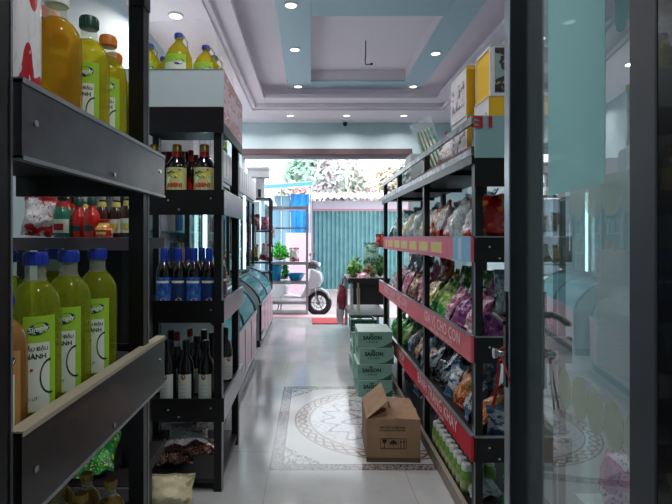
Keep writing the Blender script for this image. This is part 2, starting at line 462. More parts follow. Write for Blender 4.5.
bw = MB(); bw.box(-.62, .0, 11.9, 12.0, -.18, 1.55, mat('pink_board', (.86, .74, .80), .6)); bw.box(-.60, -.02, 11.89, 11.90, .3, .34, WHITE)
tag(bw.build('painted_board', bevel=.01), 'pale pink painted board standing behind the scooter', 'board')
# far yard wall and trees
struct(MB().box(-14, 16, 24, 24.2, -.18, 2.6, mat('yard_wall', (.80, .74, .76), .7)).build('wall_far'))
def tree(label, x, y, zc, r, cols, seed, nleaf=1500):
    t = thing('tree', label, 'tree', (x, y, -.18), group=None)
    rnd = random.Random(seed); b = MB()
    ms = [mat('leaf_%s_%d' % (seed, i), c, .6) for i, c in enumerate(cols)]  # leaf colours are lightened: haze and overexposure put into the paint
    for i in range(nleaf):
        d = Vector((rnd.gauss(0, 1), rnd.gauss(0, 1), rnd.gauss(0, 1))).normalized()
        q = rnd.random()**.4
        cl = noise.noise(d*2+Vector((seed, 0, 0)))*.35+1
        p = Vector((d.x*r[0], d.y*r[1], d.z*r[2]))*q*cl+Vector((0, 0, zc))
        s_ = rnd.uniform(.10, .22)
        u = Vector((rnd.gauss(0, 1), rnd.gauss(0, 1), rnd.gauss(0, 1))).normalized(); w = u.orthogonal().normalized()
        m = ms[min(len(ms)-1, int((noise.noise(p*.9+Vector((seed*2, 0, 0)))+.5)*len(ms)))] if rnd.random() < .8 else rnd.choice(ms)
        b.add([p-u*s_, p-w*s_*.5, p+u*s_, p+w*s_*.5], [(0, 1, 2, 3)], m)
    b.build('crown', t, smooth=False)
    b = MB(); b.tube([(0, 0, 0), (.1, 0, zc*.5), (.05, .1, zc)], [.16, .12, .07], mat('bark', (.46, .40, .38), .9))
    for k in range(5):
        a = k*1.3; b.tube([(.07, .05, zc*.6), (cos(a)*r[0]*.5, sin(a)*r[1]*.5, zc+.2*k)], [.06, .02], mat('bark', (.46, .40, .38), .9), 6)
    b.build('trunk', t)
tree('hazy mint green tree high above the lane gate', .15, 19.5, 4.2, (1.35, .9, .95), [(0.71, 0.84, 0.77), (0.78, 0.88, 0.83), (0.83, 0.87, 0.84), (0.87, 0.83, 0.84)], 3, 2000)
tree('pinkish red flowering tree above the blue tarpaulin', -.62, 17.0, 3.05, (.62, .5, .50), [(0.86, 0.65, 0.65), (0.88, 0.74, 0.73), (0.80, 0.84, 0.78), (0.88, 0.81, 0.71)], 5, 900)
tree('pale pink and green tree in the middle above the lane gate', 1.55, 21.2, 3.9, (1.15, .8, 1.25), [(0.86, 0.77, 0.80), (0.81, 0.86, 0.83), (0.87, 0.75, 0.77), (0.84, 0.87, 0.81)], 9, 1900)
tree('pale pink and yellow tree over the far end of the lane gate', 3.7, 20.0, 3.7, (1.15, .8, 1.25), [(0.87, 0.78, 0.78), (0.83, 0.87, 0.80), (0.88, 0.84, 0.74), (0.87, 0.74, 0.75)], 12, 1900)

# ================================================================== RACKS
def post(b, x, y, z0, z1, m=BLACK, w=.042, d=.042):
    b.box(x-w/2, x+w/2, y-d/2, y+d/2, z0, z1, m)
def bolt(b, x, y, z, ax):
    c = Vector((x, y, z)); d = Vector((1, 0, 0)) if ax == 0 else Vector((0, 1, 0))
    b.tube([c-d*.004, c+d*.004], .006, CHROME, 8)
# ---- the long rack on the right
RX, RY0, RY1, RD = .81, 2.41, 5.55, .46
rr_ = thing('shelving_rack', 'long black steel rack with red sign strips along the right of the aisle', 'shelving rack', (RX, RY0, 0))
SIGNP = mat('pink_sign', (.87, .40, .46), .4); SIGNR = mat('red_sign', (.78, .16, .24), .4); SIGNL = mat('sign_letters', (.96, .86, .88), .5)
SIGNY = mat('sign_yellow', (.86, .80, .50), .5); SIGNB = mat('sign_blue', (.50, .72, .86), .5); SIGNV = mat('sign_lilac', (.80, .50, .66), .5)
YP = [.024, 1.10, 2.16, 3.02]
for y in YP:
    for x in (.024, RD-.024):
        b = MB(); post(b, x, y, 0, 2.055); b.box(x-.024, x-.018, y-.021, y-.026, 0, 2.05, STEELEDGE); b.build('post', rr_)
SZ = [.42, .91, 1.41, 1.87]              # shelf surfaces
for i, z in enumerate(SZ):
    b = MB(); b.box(.004, RD-.004, .004, 3.05, z-.022, z, BOARD)
    b.box(.02, RD-.02, .5, .53, z-.05, z-.022, BLACK); b.box(.02, RD-.02, 1.6, 1.63, z-.05, z-.022, BLACK); b.box(.02, RD-.02, 2.5, 2.53, z-.05, z-.022, BLACK)
    b.build('shelf', rr_)
bx = MB(); bx.box(.03, RD, .03, 3.05, .012, .035, BOARD); bx.build('bottom_shelf', rr_)
b = MB(); b.box(-.028, .0, -.02, 3.1, 0, .075, worn('pale_plank', (.56, .52, .48), (.48, .44, .41), 6, .6, stretch=(1, .1, 1))); b.build('kick_plank', rr_, bevel=.004)
# end lips (black) towards the viewer and their bolts
for zt, zb in ((1.452, 1.325), (.956, .825), (.46, .335)):
    b = MB(); b.box(0, RD+.02, -.014, .0, zb, zt, BLACK); b.box(0, RD+.02, -.016, .004, zt-.004, zt+.002, STEELEDGE)
    bolt(b, .07, -.016, zt-.05, 1); bolt(b, .12, -.016, zb+.02, 1); b.build('end_lip', rr_)
b = MB(); b.box(0, RD+.02, -.014, 0, 1.842, 2.05, TEAL); b.box(0, RD+.02, -.012, 0, 1.70, 1.842, BLACK)
def rp(u, v): return (.105+u, -.0155, 1.972+v)
for x0, x1, z0, z1 in ((-.012, .022, 2.036, 2.047), (-.008, .022, 2.014, 2.024), (-.012, .022, 1.990, 2.001), (.022, .036, 1.990, 2.047), (.066, .082, 1.990, 2.047)):
    b.box(x0+.002, x1+.002, -.017, -.014, z0, z1, RED)
b.build('end_panel', rr_)
# long sign strips: front lips
def sign_place(L0, L1, zc, tilt=0):
    yc = (L0+L1)/2
    return lambda u, v: (-.0195, yc-u, zc+v+tilt*u)
def strip(name, y0, y1, zb, zt, m, lines, extra=None):
    b = MB(); b.box(-.016, 0, y0, y1, zb, zt, m); b.box(-.018, .004, y0, y1, zt-.003, zt+.003, STEELEDGE)
    for txt, size, zc, sp_, bo in lines: b.text(txt, size, SIGNL, sign_place(y0, y1, zc), sp_, bo)
    if extra: extra(b)
    return b.build(name, rr_, smooth=False)
def yellow_row(b):
    b.box(-.0185, -.0165, .42, 2.72, 1.345, 1.425, SIGNV)
    for k in range(26):
        y = .44+k*.088; b.box(-.0195, -.018, y, y+.085, 1.352, 1.418, SIGNY if k % 4 else SIGNP)
    b.box(-.0185, -.0165, 0.0, .30, 1.325, 1.449, SIGNB)
    b.box(-.0192, -.018, .14, .20, 1.33, 1.445, mat('sign_pale', (.72, .84, .90), .5))
strip('sign_strip', 0, 2.92, 1.325, 1.452, SIGNP, [], yellow_row)
strip('sign_strip', 0, 1.13, .825, .956, SIGNP, [('GIA VỊ CHO CON', .094, .903, 1.08, .0016), ('HÀNG CHÍNH HÃNG GIÁ TỐT', .034, .846, 1.1, .0004)])
strip('sign_strip', 1.135, 3.25, .815, .95, SIGNP, [('NƯỚC CHẤM CÁC LOẠI', .094, .895, 1.25, .0016), ('HÀNG CHÍNH HÃNG GIÁ TỐT', .034, .838, 1.3, .0004)])
strip('sign_strip', 0, 1.40, .335, .46, SIGNR, [('BÁNH TRÁNG KHAY', .098, .413, 1.08, .0016), ('HÀNG NGON MỖI NGÀY', .034, .355, 1.2, .0004)])
strip('sign_strip', 1.405, 2.45, .325, .46, SIGNR, [('ĐỒ HỘP', .098, .405, 1.25, .0016), ('HÀNG NGON MỖI NGÀY', .034, .35, 1.1, .0004)])
b = MB(); b.box(-.014, .0, .0, 3.05, 2.012, 2.05, worn('worn_silver', (.60, .62, .65), (.30, .30, .33), 14, .35, .6)); b.build('guard_rail', rr_)
b = MB(); b.box(-.014, .0, .0, 3.05, 1.858, 1.90, worn('worn_silver', (.60, .62, .65), (.3, .3, .33), 14, .35, .6)); b.box(-.012, 0, 0, 3.05, 1.815, 1.858, BLACK)
b.box(-.0155, -.0135, .0, 1.7, 1.893, 1.905, mat('rust_edge', (.50, .34, .36), .6)); b.build('top_lip', rr_)
b = MB(); b.box(RD-.01, RD, .02, 3.04, 1.95, 1.98, BLACK); b.box(RD-.01, RD, .02, 3.04, 1.88, 1.90, BLACK); b.build('back_rail', rr_)

# ---- the near rack on the left
LX = -.47
nl = thing('shelving_rack', 'near black rack on the left stacked with cooking oil bottles', 'shelving rack', (0, 0, 0))
XB = LX-.44
for x, y in ((LX-.022, .742), (LX-.022, 1.385), (XB+.02, .742), (XB+.02, 1.385)):
    b = MB(); post(b, x, y, 0, 2.20); b.box(x+.019, x+.0225, y+.017, y+.022, 0, 2.2, STEELEDGE); b.build('post', nl)
for zs, zt, zb, m in ((1.655, 1.70, 1.575, LIPG), (1.10, 1.14, .995, LIPB), (.545, .58, .43, LIPB)):
    b = MB(); b.box(XB+.01, LX-.004, .72, 1.49, zs-.02, zs, BOARD); b.box(XB+.01, LX-.01, 1.0, 1.03, zs-.045, zs-.02, BLACK); b.build('shelf', nl)
    b = MB(); b.box(LX, LX+.014, .765, 1.51, zb, zt, m); b.box(LX-.012, LX+.016, .765, 1.512, zt-.006, zt+.003, CREAM if m is LIPB else STEELEDGE)
    b.box(LX, LX+.0165, .765, 1.512, zb-.003, zb+.004, STEELEDGE)
    for y, z in ((.80, (zt+zb)/2), (1.46, (zt+zb)/2+.01), (1.12, zb+.02)): bolt(b, LX+.014, y, z, 0)
    b.build('front_lip', nl)
    b = MB(); b.box(XB, LX, 1.495, 1.51, zb, zt-.02, BLACK); b.build('end_lip', nl)
b = MB(); b.box(XB, LX, 1.37, 1.40, 2.15, 2.2, BLACK); b.box(LX-.04, LX, .73, 1.40, 2.155, 2.2, BLACK); b.box(LX-.04, LX+.003, 1.36, 1.41, 2.10, 2.2, BLACK); b.build('top_rail', nl)

# ---- the second rack on the left
SX, SXB, SY0, SY1 = -.505, -1.10, 2.75, 3.46
sl = thing('shelving_rack', 'black rack of sauce bottles with big oil jugs on its top, second along the left', 'shelving rack', (0, 0, 0))
for x, y in ((SX-.024, SY0+.03), (SX-.024, SY1-.06), (SXB+.02, SY0+.03), (SXB+.02, SY1-.06)):
    b = MB(); post(b, x, y, 0, 2.18, w=.048); b.box(x+.02, x+.0255, y-.025, y-.02, 0, 2.18, STEELEDGE); b.build('post', sl)
LEV = [(1.672, 1.717, 1.575), (1.05, 1.09, .965), (.50, .535, .405)]
for zs, zt, zb in LEV:
    b = MB(); b.box(SXB+.01, SX-.004, SY0+.01, SY1, zs-.02, zs, BOARD); b.build('shelf', sl)
    b = MB(); b.box(SXB, SX+.014, SY0-.012, SY0, zb, zt, BLACK)
    for x, z in ((SX-.06, zt-.05), (SX-.24, zb+.03), (SX-.30, zt-.06)): bolt(b, x, SY0-.014, z, 1)
    b.build('end_lip', sl)
    b = MB(); b.box(SX, SX+.014, SY0, SY1+.05, zb, zt, LIPG); b.box(SX, SX+.016, SY0, SY1+.052, zt-.004, zt+.003, STEELEDGE); b.build('front_lip', sl)
b = MB(); b.box(SXB+.01, SX-.01, SY0+.01, SY1, .05, .075, BOARD); b.build('bottom_shelf', sl)
b = MB(); b.box(SXB+.01, SX-.004, SY0+.01, SY1, 2.14, 2.165, BOARD); b.build('shelf', sl)
b = MB(); b.box(SXB+.01, SX-.004, SY0+.01, SY1, 2.25, 2.275, BOARD); b.build('raised_board', sl)
for x in (SXB+.02, SX-.03):
    b = MB(); b.box(x-.02, x+.02, SY0+.01, SY1, 2.165, 2.25, BLACK); b.build('board_support', sl)
b = MB(); b.box(SXB, SX+.012, SY0-.014, SY0, 2.185, 2.395, mat('white_sheet', (.72, .78, .80), .4)); b.box(SXB, SX+.013, SY0-.016, SY0+.002, 2.392, 2.398, STEELEDGE); b.build('end_panel', sl)
b = MB(); b.box(SXB, SX+.012, SY0-.012, SY0, 2.04, 2.183, LIPB); b.build('end_lip', sl)
b = MB(); b.box(SX, SX+.012, SY0, SY1+.02, 2.10, 2.395, printed('poster_pink', (.86, .78, .82), (.82, .62, .66), (.78, .56, .50), (.90, .86, .88), .45, sc=3)); b.build('side_poster', sl)
b = MB(); b.box(SX, SX+.012, SY0, SY1+.02, 2.04, 2.10, BLACK); b.build('front_lip', sl)

# ---- small wall rack seen through the near one
wr = thing('shelving_rack', 'low dark rack behind the near one holding small chilli sauce bottles', 'shelving rack', (0, 0, 0))
for x in (-1.40, -.80):
    for y in (2.12, 2.36):
        b = MB(); post(b, x, y, 0, 1.445, BLACK, .04, .04); b.build('post', wr)
EDGE = mat('dusty_edge', (.30, .27, .30), .5)
for z in (1.447, .93, .45):
    b = MB(); b.box(-1.38, -.72, 1.95, 2.38, z-.05, z, BOARD); b.box(-1.42, -.68, 1.925, 1.94, z-.05, z, EDGE); b.build('shelf', wr)
b = MB(); b.box(-1.34, -.78, 2.375, 2.385, .46, .88, mat('dark_back', (.10, .09, .10), .6)); b.box(-1.34, -.78, 2.375, 2.385, .935, 1.39, mat('dark_back', (.10, .09, .10), .6)); b.build('back_panel', wr)

# ================================================================== FRIDGES ON THE LEFT
FPINK = worn('fridge_pink', (.80, .62, .68), (.76, .58, .65), 2, .35, .0, coat=.3)
FGREY = mat('fridge_grey', (.62, .64, .67), .35, .4)
FDARK = mat('fridge_frame', (.16, .20, .23), .35)
FIN = mat('fridge_inside', (.62, .80, .84), .5)
FGLASS = pane('fridge_glass', (.70, .88, .90), 1.5)
LED = mat('led_tube', (1, 1, 1), .4, emit=(.55, .95, 1.0), estr=3.0)
def fridge(y0, y1, label):
    L = y1-y0; t = thing('display_fridge', label, 'fridge', (-1.60, y0, 0)); D = .95
    b = MB(); b.box(.04, D-.02, .03, L-.03, .0, .09, FDARK); b.build('plinth', t)
    b = MB()
    b.box(D-.03, D, 0, L, .09, .56, FPINK); b.box(.0, D, 0, .03, .09, .56, FGREY); b.box(0, D, L-.03, L, .09, .56, FGREY); b.box(0, .03, 0, L, .09, 2.40, FGREY)
    b.box(.03, D-.03, .03, L-.03, .42, .45, FIN)
    b.box(D, D+.008, 0, L, .545, .585, FGREY); b.box(D, D+.008, 0, L, .09, .115, FGREY)
    for k in (1, 2, 3):
        b.box(D, D+.004, L*k/4-.006, L*k/4+.006, .115, .545, FGREY)
    b.box(D, D+.004, .06, .28, .16, .20, mat('grille_dark', (.30, .26, .30), .5)); b.build('chest', t, bevel=.004)
    # curved glass lid
    prof = [(.33, .93), (.50, .935), (.62, .91), (.74, .85), (.84, .76), (.91, .66), (.935, .575)]
    b = MB(); vs = []; fs = []
    for x, z in prof: vs += [(x, .03, z), (x, L-.03, z)]
    for i in range(len(prof)-1): fs.append((2*i, 2*i+1, 2*i+3, 2*i+2))
    b.add(vs, fs, film('lid_glass', (.40, .70, .76), .66, .08)); b.build('curved_lid', t)
    for yy in (.012, L*.5, L-.012):
        b = MB(); b.tube([(x, yy, z) for x, z in prof], .016, FDARK, 8); b.build('lid_frame', t)
    b = MB(); b.tube([(.65, .05, .912), (.65, L-.05, .912)], .012, CHROME, 8); b.build('lid_handle', t)
    for yy in (.0, L-.025):
        b = MB(); b.prism([(.03, .56), (.93, .56), (.91, .66), (.84, .76), (.74, .85), (.62, .91), (.50, .935), (.33, .93), (.33, 2.05), (.03, 2.05)], 1, yy, yy+.025,
                          mat('side_glass', (.66, .74, .77), .25)); b.build('side_panel', t, bevel=.003)
    # upright glass doors above
    for k in range(3):
        ya = .03+(L-.06)*k/3; yb = .03+(L-.06)*(k+1)/3
        d = MB()
        for q in ((ya+.005, ya+.045, .96, 2.05), (yb-.045, yb-.005, .96, 2.05)): d.box(.60, .64, q[0], q[1], q[2], q[3], FDARK)
        d.box(.60, .64, ya+.045, yb-.045, .96, 1.0, FDARK); d.box(.60, .64, ya+.045, yb-.045, 2.01, 2.05, FDARK)
        df = d.build('door', t)
        MB().box(.616, .622, ya+.045, yb-.045, 1.0, 2.01, FGLASS).build('pane', df)
        h = MB(); h.tube([(.665, yb-.07, 1.25), (.665, yb-.07, 1.65)], .012, CHROME); h.box(.64, .665, yb-.077, yb-.063, 1.26, 1.28, CHROME); h.box(.64, .665, yb-.077, yb-.063, 1.62, 1.64, CHROME); h.build('handle', df)
    b = MB()
    for z in (1.22, 1.50, 1.78): b.box(.05, .55, .04, L-.04, z-.012, z, FIN)
    b.build('wire_shelf', t)
    b = MB(); b.tube([(.66, .50, 1.0), (.66, .50, 2.03)], .018, LED, 8); b.build('light_tube', t)
    b = MB(); b.box(.03, .645, .0, L, 2.06, 2.12, FGREY); b.prism([(.0, 2.40), (.645, 2.40), (.665, 2.36), (.665, 2.10), (.645, 2.06), (.0, 2.06)], 1, 0, L, mat('fascia_white', (.84, .84, .87), .4)); 
    for k in range(9): b.box(.664, .668, L*k/9+.03, L*k/9+.04, 2.12, 2.36, mat('fascia_line', (.70, .62, .68), .5))
    b.build('fascia', t)
    # goods inside, seen only as rows of colour
    g = MB(); rnd = random.Random(int(y0*10))
    cs = [mat('drink_%d' % i, c, .35) for i, c in enumerate(((.20, .50, .30), (.75, .25, .20), (.82, .80, .78), (.25, .40, .62), (.80, .62, .25)))]
    for z in (1.0, 1.22, 1.50, 1.78):
        y = .10
        while y < L-.12:
            m = rnd.choice(cs); g.lathe([(.001, z), (.03, z), (.03, z+.12), (.012, z+.16), (.012, z+.185), (.001, z+.185)], m, 8, cx=.48, cy=y); y += .075
    gg = g.build('drink_rows', t); gg['kind'] = 'stuff'; gg['label'] = 'rows of drink bottles dimly seen behind the fridge doors'
fridge(3.80, 5.78, 'near glass-door fridge over a pink curved-lid chest, left of the aisle')
fridge(6.35, 8.26, 'far glass-door fridge over a pink curved-lid chest, left beside the doorway')
pl = thing('motor_box', 'pale grey motor box on a short white column over the narrow dark rack', 'motor box', (-.9, 8.49, 2.12))
b = MB(); b.box(-.06, .09, -.07, .07, 0, .36, WHITE); b.box(-.02, .03, -.075, -.07, .02, .16, INK); b.build('column', pl, bevel=.006)
b = MB(); b.box(-.20, .17, -.14, .12, .36, .53, mat('box_grey', (.74, .76, .78), .45)); b.box(-.21, .18, -.15, .13, .50, .54, mat('box_grey', (.74, .76, .78), .45)); b.build('housing', pl, bevel=.008)

# ================================================================== GLASS DOOR (right, swung open)
DA = math.atan2(-1, -.114)
dr = thing('door_1', None, None, (.7886, 1.81, 0), DA); struct(dr)
DL = .90
DFR = mat('door_aluminium', (.10, .11, .13), .22, .3, coat=.5); DFG = mat('door_aluminium_grey', (.25, .27, .30), .5, .1)
b = MB(); b.box(-.001, .056, -.064, -.060, 0, 2.90, mat('sheen_aluminium', (.62, .66, .70), .32, .55)); b.build('sheen_strip', dr)  # pale strip: the stile face's bright reflection put into its colour
b = MB(); b.box(0, .055, -.06, .06, .0, 2.90, DFR); b.build('stile', dr, bevel=.002)
b = MB(); b.box(DL-.09, DL, -.035, .035, .0, 2.90, DFG); b.build('stile', dr, bevel=.002)
b = MB(); b.box(.055, DL-.09, -.035, .035, 0, .30, DFR); b.build('rail', dr); b = MB(); b.box(.055, DL-.09, -.035, .035, 2.80, 2.90, DFR); b.build('rail', dr)
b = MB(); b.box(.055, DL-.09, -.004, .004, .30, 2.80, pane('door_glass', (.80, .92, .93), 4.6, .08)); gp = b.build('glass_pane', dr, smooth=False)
FROST = film('frosted_decal', (.86, .90, .84), .42, .6, True); FROSTG = film('frosted_decal_teal', (.44, .66, .66), .62, .6, True); HAZET = film('haze_sheet', (.78, .97, .98), .62, .6, True); HAZEP = film('haze_sheet_pale', (.86, .90, .90), .30, .6, True)
def scallop(b, u0, u1, zt, zb, n_, y, m):
    w = (u1-u0)/n_; pts = [(u0, zt)]
    for k in range(n_):
        for i in range(9):
            a = pi*(1-i/8); pts.append((u0+w*(k+.5)+w/2*cos(a), zb+w*.5-min(w*.5, .05)*sin(a)))
    pts.append((u1, zt))
    b.add([(p[0], y, p[1]) for p in pts], [tuple(range(len(pts)))], m)
b = MB()
scallop(b, .44, .81, 1.60, 1.50, 4, -.0055, FROST)
scallop(b, .69, .81, 2.80, 1.915, 2, -.0055, FROSTG)
b.box(.275, .641, -.0056, -.0050, 1.58, 2.80, HAZET); b.box(.60, .81, -.0056, -.0050, 1.13, 1.42, HAZEP)  # translucent sheets added to give the glass its pale haze
FROSTC = film('frosted_disc', (.86, .90, .80), .66, .6, True)
for k in range(5):
    u = .405+k*.092; b.add([(u+.045*cos(2*pi*i/24), -.0055, 1.01+.058*sin(2*pi*i/24)) for i in range(24)], [tuple(range(24))], FROSTC)
b.build('decal', dr, smooth=False)['label'] = 'frosted scalloped stickers and pale haze sheets on the glass'
for s_ in (-1, 1):
    b = MB(); b.box(.012, .046, s_*.06, s_*.072, .90, 1.25, BLACK)
    b.tube([(.028, s_*.07, 1.165), (.028, s_*.105, 1.165)], .012, BLACK); b.tube([(.028, s_*.105, 1.165), (.10, s_*.108, 1.163), (.16, s_*.105, 1.155)], [.012, .011, .010], BLACK)
    b.tube([(.028, s_*.07, 1.02), (.028, s_*.098, 1.02)], .014, CHROME); b.tube([(.028, s_*.098, 1.02), (.028, s_*.112, 1.02)], .02, CHROME, 12)
    b.build('door_handle', dr, bevel=.002)
b = MB()
for s_, pts in ((-1, [(.028, -.092, 1.03), (.032, -.10, .90), (.030, -.11, .82)]), (-1, [(.028, -.092, 1.03), (.055, -.10, .93), (.045, -.12, .83)]),
                (-1, [(.028, -.092, 1.03), (.10, -.075, .95), (.095, -.07, .93)]), (1, [(.028, .092, 1.03), (.07, .10, .86), (.06, .10, .80)]), (1, [(.028, .092, 1.03), (.10, .11, .84), (.11, .11, .78)])):
    b.tube(pts, .0035, DARKRED, 6)
b.tube([(.028, -.092, 1.033), (.028, -.06, 1.05), (-.008, -.03, 1.05), (-.008, .03, 1.05), (.028, .06, 1.05), (.028, .092, 1.033)], .0035, DARKRED, 6)
tag(b.build('hanging_string', loc=(.7886, 1.81, 0), rot=(0, 0, DA)), 'thin red string looped over the glass door lock and hanging down', 'string')
# jamb on the hinge side, and the other leaf's edge at the far left of the view
b = MB(); b.box(.655, .78, .86, .915, 0, 3.0, DFR); b.box(.78, .90, .80, .92, 0, 3.0, BLACK); struct(b.build('trim_5'))
b = MB(); b.box(-.50, -.41, .60, .655, 0, 3.0, BLACK); struct(b.build('trim_6'))

# ================================================================== BOTTLES
def oilmat(name, col, thru, k=.5):
    """tinted liquid in clear plastic: lets the light behind through, scatters some, shines"""
    m = mat(name, col, .10, coat=.6); n = NT(m)
    t = n.new('ShaderNodeBsdfTransparent'); t.inputs[0].default_value = (*lin(thru), 1)
    tl = n.new('ShaderNodeBsdfTranslucent'); tl.inputs[0].default_value = (*lin(col), 1)
    a = n.new('ShaderNodeMixShader'); a.inputs[0].default_value = .4; n.link(n.p.outputs[0], a.inputs[1]); n.link(tl.outputs[0], a.inputs[2])
    x = n.new('ShaderNodeMixShader'); x.inputs[0].default_value = k
    n.link(t.outputs[0], x.inputs[1]); n.link(a.outputs[0], x.inputs[2]); n.link(x.outputs[0], n.n['Material Output'].inputs[0])
    return m
OILY = oilmat('oil_yellow', (.78, .74, .18), (.95, .92, .48), .42); OILG = oilmat('oil_green', (.66, .70, .18), (.90, .93, .50), .42)
OILO = oilmat('oil_amber', (.78, .60, .16), (.95, .86, .46), .45); NECKP = oilmat('clear_neck', (.92, .94, .88), (.96, .98, .94), .22)
CLEARP = mat('clear_plastic', (.90, .92, .90), .10, trans=.8, ior=1.15, coat=.5)
LABW = mat('label_white', (.86, .90, .84), .45); LABG = mat('label_green', (.60, .78, .20), .45)
LOGO = mat('logo_blue', (.06, .10, .38), .4); LOGOT = mat('logo_letters', (.92, .94, .96), .4)
def wrap(r, ang, z0):
    """flat letters bent round a bottle; ang is the middle direction"""
    return lambda u, v: ((r)*cos(ang+u/r), (r)*sin(ang+u/r), z0+v)
def label_patch(b, r, ang, half, z0, z1, m, n=14, off=.0008):
    vs = []; fs = []
    for i in range(n+1):
        a = ang-half+2*half*i/n
        vs += [((r+off)*cos(a), (r+off)*sin(a), z0), ((r+off)*cos(a), (r+off)*sin(a), z1)]
    for i in range(n): fs.append((2*i, 2*i+2, 2*i+3, 2*i+1))
    b.add(vs, fs, m)
def oval(b, r, ang, z, a_, h_, m, off=.0014, n=20, tilt=0.15):
    P = wrap(r+off, ang, z)
    b.add([P(a_*cos(2*pi*i/n), h_*sin(2*pi*i/n)+tilt*a_*cos(2*pi*i/n)) for i in range(n)], [tuple(range(n))], m)
A0 = R(-68)                               # labels look back towards the door and the aisle
def oil_bottle(oil, cap, h=.32, r=.046, name='oil_bottle', logo='Simply', lab=True, two='DẦU ĐẬU NÀNH', lcol=None):
    t = thing(name, 'x', 'bottle'); k = h/.32
    body = MB(); body.lathe([(.001, 0), (r*.86, 0), (r, .010), (r, .208*k), (r*.97, .225*k), (r*.86, .240*k), (r*.66, .254*k), (r*.46, .263*k), (.001, .263*k)], oil, 24)
    body.build('bottle_body', t, ang=60)
    nk = MB(); nk.lathe([(.001, .2635*k), (r*.46, .2635*k), (r*.40, .272*k), (r*.40, .295*k), (r*.46, .296*k), (r*.46, .30*k), (.001, .30*k)], NECKP, 18); nk.build('neck', t, ang=60)
    c = MB(); c.lathe([(.001, .294*k), (r*.47, .294*k), (r*.47, .316*k), (r*.43, .32*k), (.001, .32*k)], cap, 18)
    for i in range(18): c.tube([(r*.47*cos(i*pi/9), r*.47*sin(i*pi/9), .296*k), (r*.47*cos(i*pi/9), r*.47*sin(i*pi/9), .314*k)], .0012, cap, 4)
    c.build('cap', t)
    if lab:
        A = A0; l = MB(); label_patch(l, r, A, .62, .020*k, .200*k, lcol or LABG)
        label_patch(l, r, A-.10, .46, .022*k, .150*k, LABW, off=.0011)
        oval(l, r, A-.05, .176*k, .019, .0115, LOGO)
        l.text(logo, .0135, LOGOT, (lambda P: (lambda u, v: P(u, v+.15*u)))(wrap(r+.002, A-.05, .176*k)), 1, .0003)
        if two:
            w_ = two.split(' ')
            l.text(w_[0]+' '+w_[1], .0095, DGREEN, wrap(r+.0016, A-.16, .138*k), 1.0, .0003); l.text(w_[2], .0125, DGREEN, wrap(r+.0016, A-.16, .124*k), 1.0, .0004)
            P = wrap(r+.0016, A+.40, .085*k)
            for q in range(18):
                a = pi*.5+pi*q/17
                l.add([P(.020*cos(a), .034*sin(a)), P(.020*cos(a+pi/17), .034*sin(a+pi/17)), P(.0175*cos(a+pi/17), .030*sin(a+pi/17)), P(.0175*cos(a), .030*sin(a))], [(0, 1, 2, 3)], DGREEN)
            l.text('1 LÍT', .008, DGREEN, wrap(r+.0016, A-.25, .045*k))
            l.ell((r*cos(A-.3), r*sin(A-.3), .10*k), (.003, .003, .003), RED)
        l.build('label', t)
    return t
kb_blue = Kind(oil_bottle(OILG, CAPB), 'bottle')
kb_green = Kind(oil_bottle(OILY, CAPG), 'bottle')
kb_orange = Kind(oil_bottle(OILY, CAPO), 'bottle')
kb_amber = Kind(oil_bottle(OILO, CAPW, .315, .050, two=None, lab=False), 'bottle')
kb_gold = Kind(oil_bottle(oilmat('vinegar', (.56, .48, .24), (.80, .72, .44), .55), CAPGOLD, .23, .036, lab=False), 'bottle')
# upper shelf, near rack (surface 1.655)
G = 'cooking oil bottles on the top shelf of the near left rack'
Z = 1.656
kb_amber.put((-.545, 1.04, Z), .3, 'big amber oil bottle standing beside the red and white tin on the upper oil shelf', G)
kb_green.put((-.533, 1.165, Z), -.1, 'green capped oil bottle with pale label, middle of the front row, upper oil shelf', G)
kb_green.put((-.66, 1.16, Z), .3, 'green capped oil bottle half hidden behind the big amber bottle, upper oil shelf', G)
kb_orange.put((-.533, 1.275, Z), 0, 'orange capped oil bottle with clear label next to the green capped one, upper oil shelf', G)
kb_orange.put((-.566, 1.395, Z), .25, 'yellow oil bottle pressed against the black post on the upper oil shelf', G)
kb_orange.put((-.66, 1.27, Z), .1, 'oil bottle in the back row behind the orange capped one, upper oil shelf', G)
# red and white tin at the near end
tn = thing('drink_bottle', 'tall red and white printed container at the near end of the upper oil shelf', 'container', (-.54, .89, Z))
b = MB(); b.lathe([(.001, 0), (.040, 0), (.040, .24), (.028, .28), (.028, .31), (.001, .31)], printed('red_white_can', (.85, .85, .86), (.70, .10, .16), (.66, .10, .16), (.8, .8, .82), .35, sc=2), 20); b.build('container_body', tn)
b = MB(); b.lathe([(.001, .31), (.030, .31), (.030, .34), (.001, .34)], CAPR, 16); b.build('cap', tn)
# lower shelf (surface 1.10)
Z = 1.101; G = 'blue capped cooking oil bottles on the lower near left shelf'
for x, y, rz, l in ((-.535, 1.215, 0, 'blue capped oil bottle next to the black post, front row of the lower oil shelf'),
                    (-.535, 1.070, 0, 'blue capped oil bottle with the clearest white label, lower oil shelf'),
                    (-.540, .950, .3, 'blue capped oil bottle beside the brownish one, front row of the lower oil shelf'),
                    (-.650, 1.23, .1, 'blue capped oil bottle in the second row behind the clearest white label'),
                    (-.665, 1.06, .2, 'blue capped oil bottle in the second row near the cut edge, lower oil shelf')):
    kb_blue.put((x, y, Z), rz, l, G)
kb_amber2 = Kind(oil_bottle(oilmat('oil_brown', (.72, .54, .30), (.80, .62, .34), .7), CAPB, .25, .040, lab=True, two=None, lcol=mat('label_amber', (.72, .52, .28), .5)), 'bottle')
kb_amber2.put((-.535, .838, Z), .3, 'brownish oil bottle at the very near end of the lower oil shelf', G)
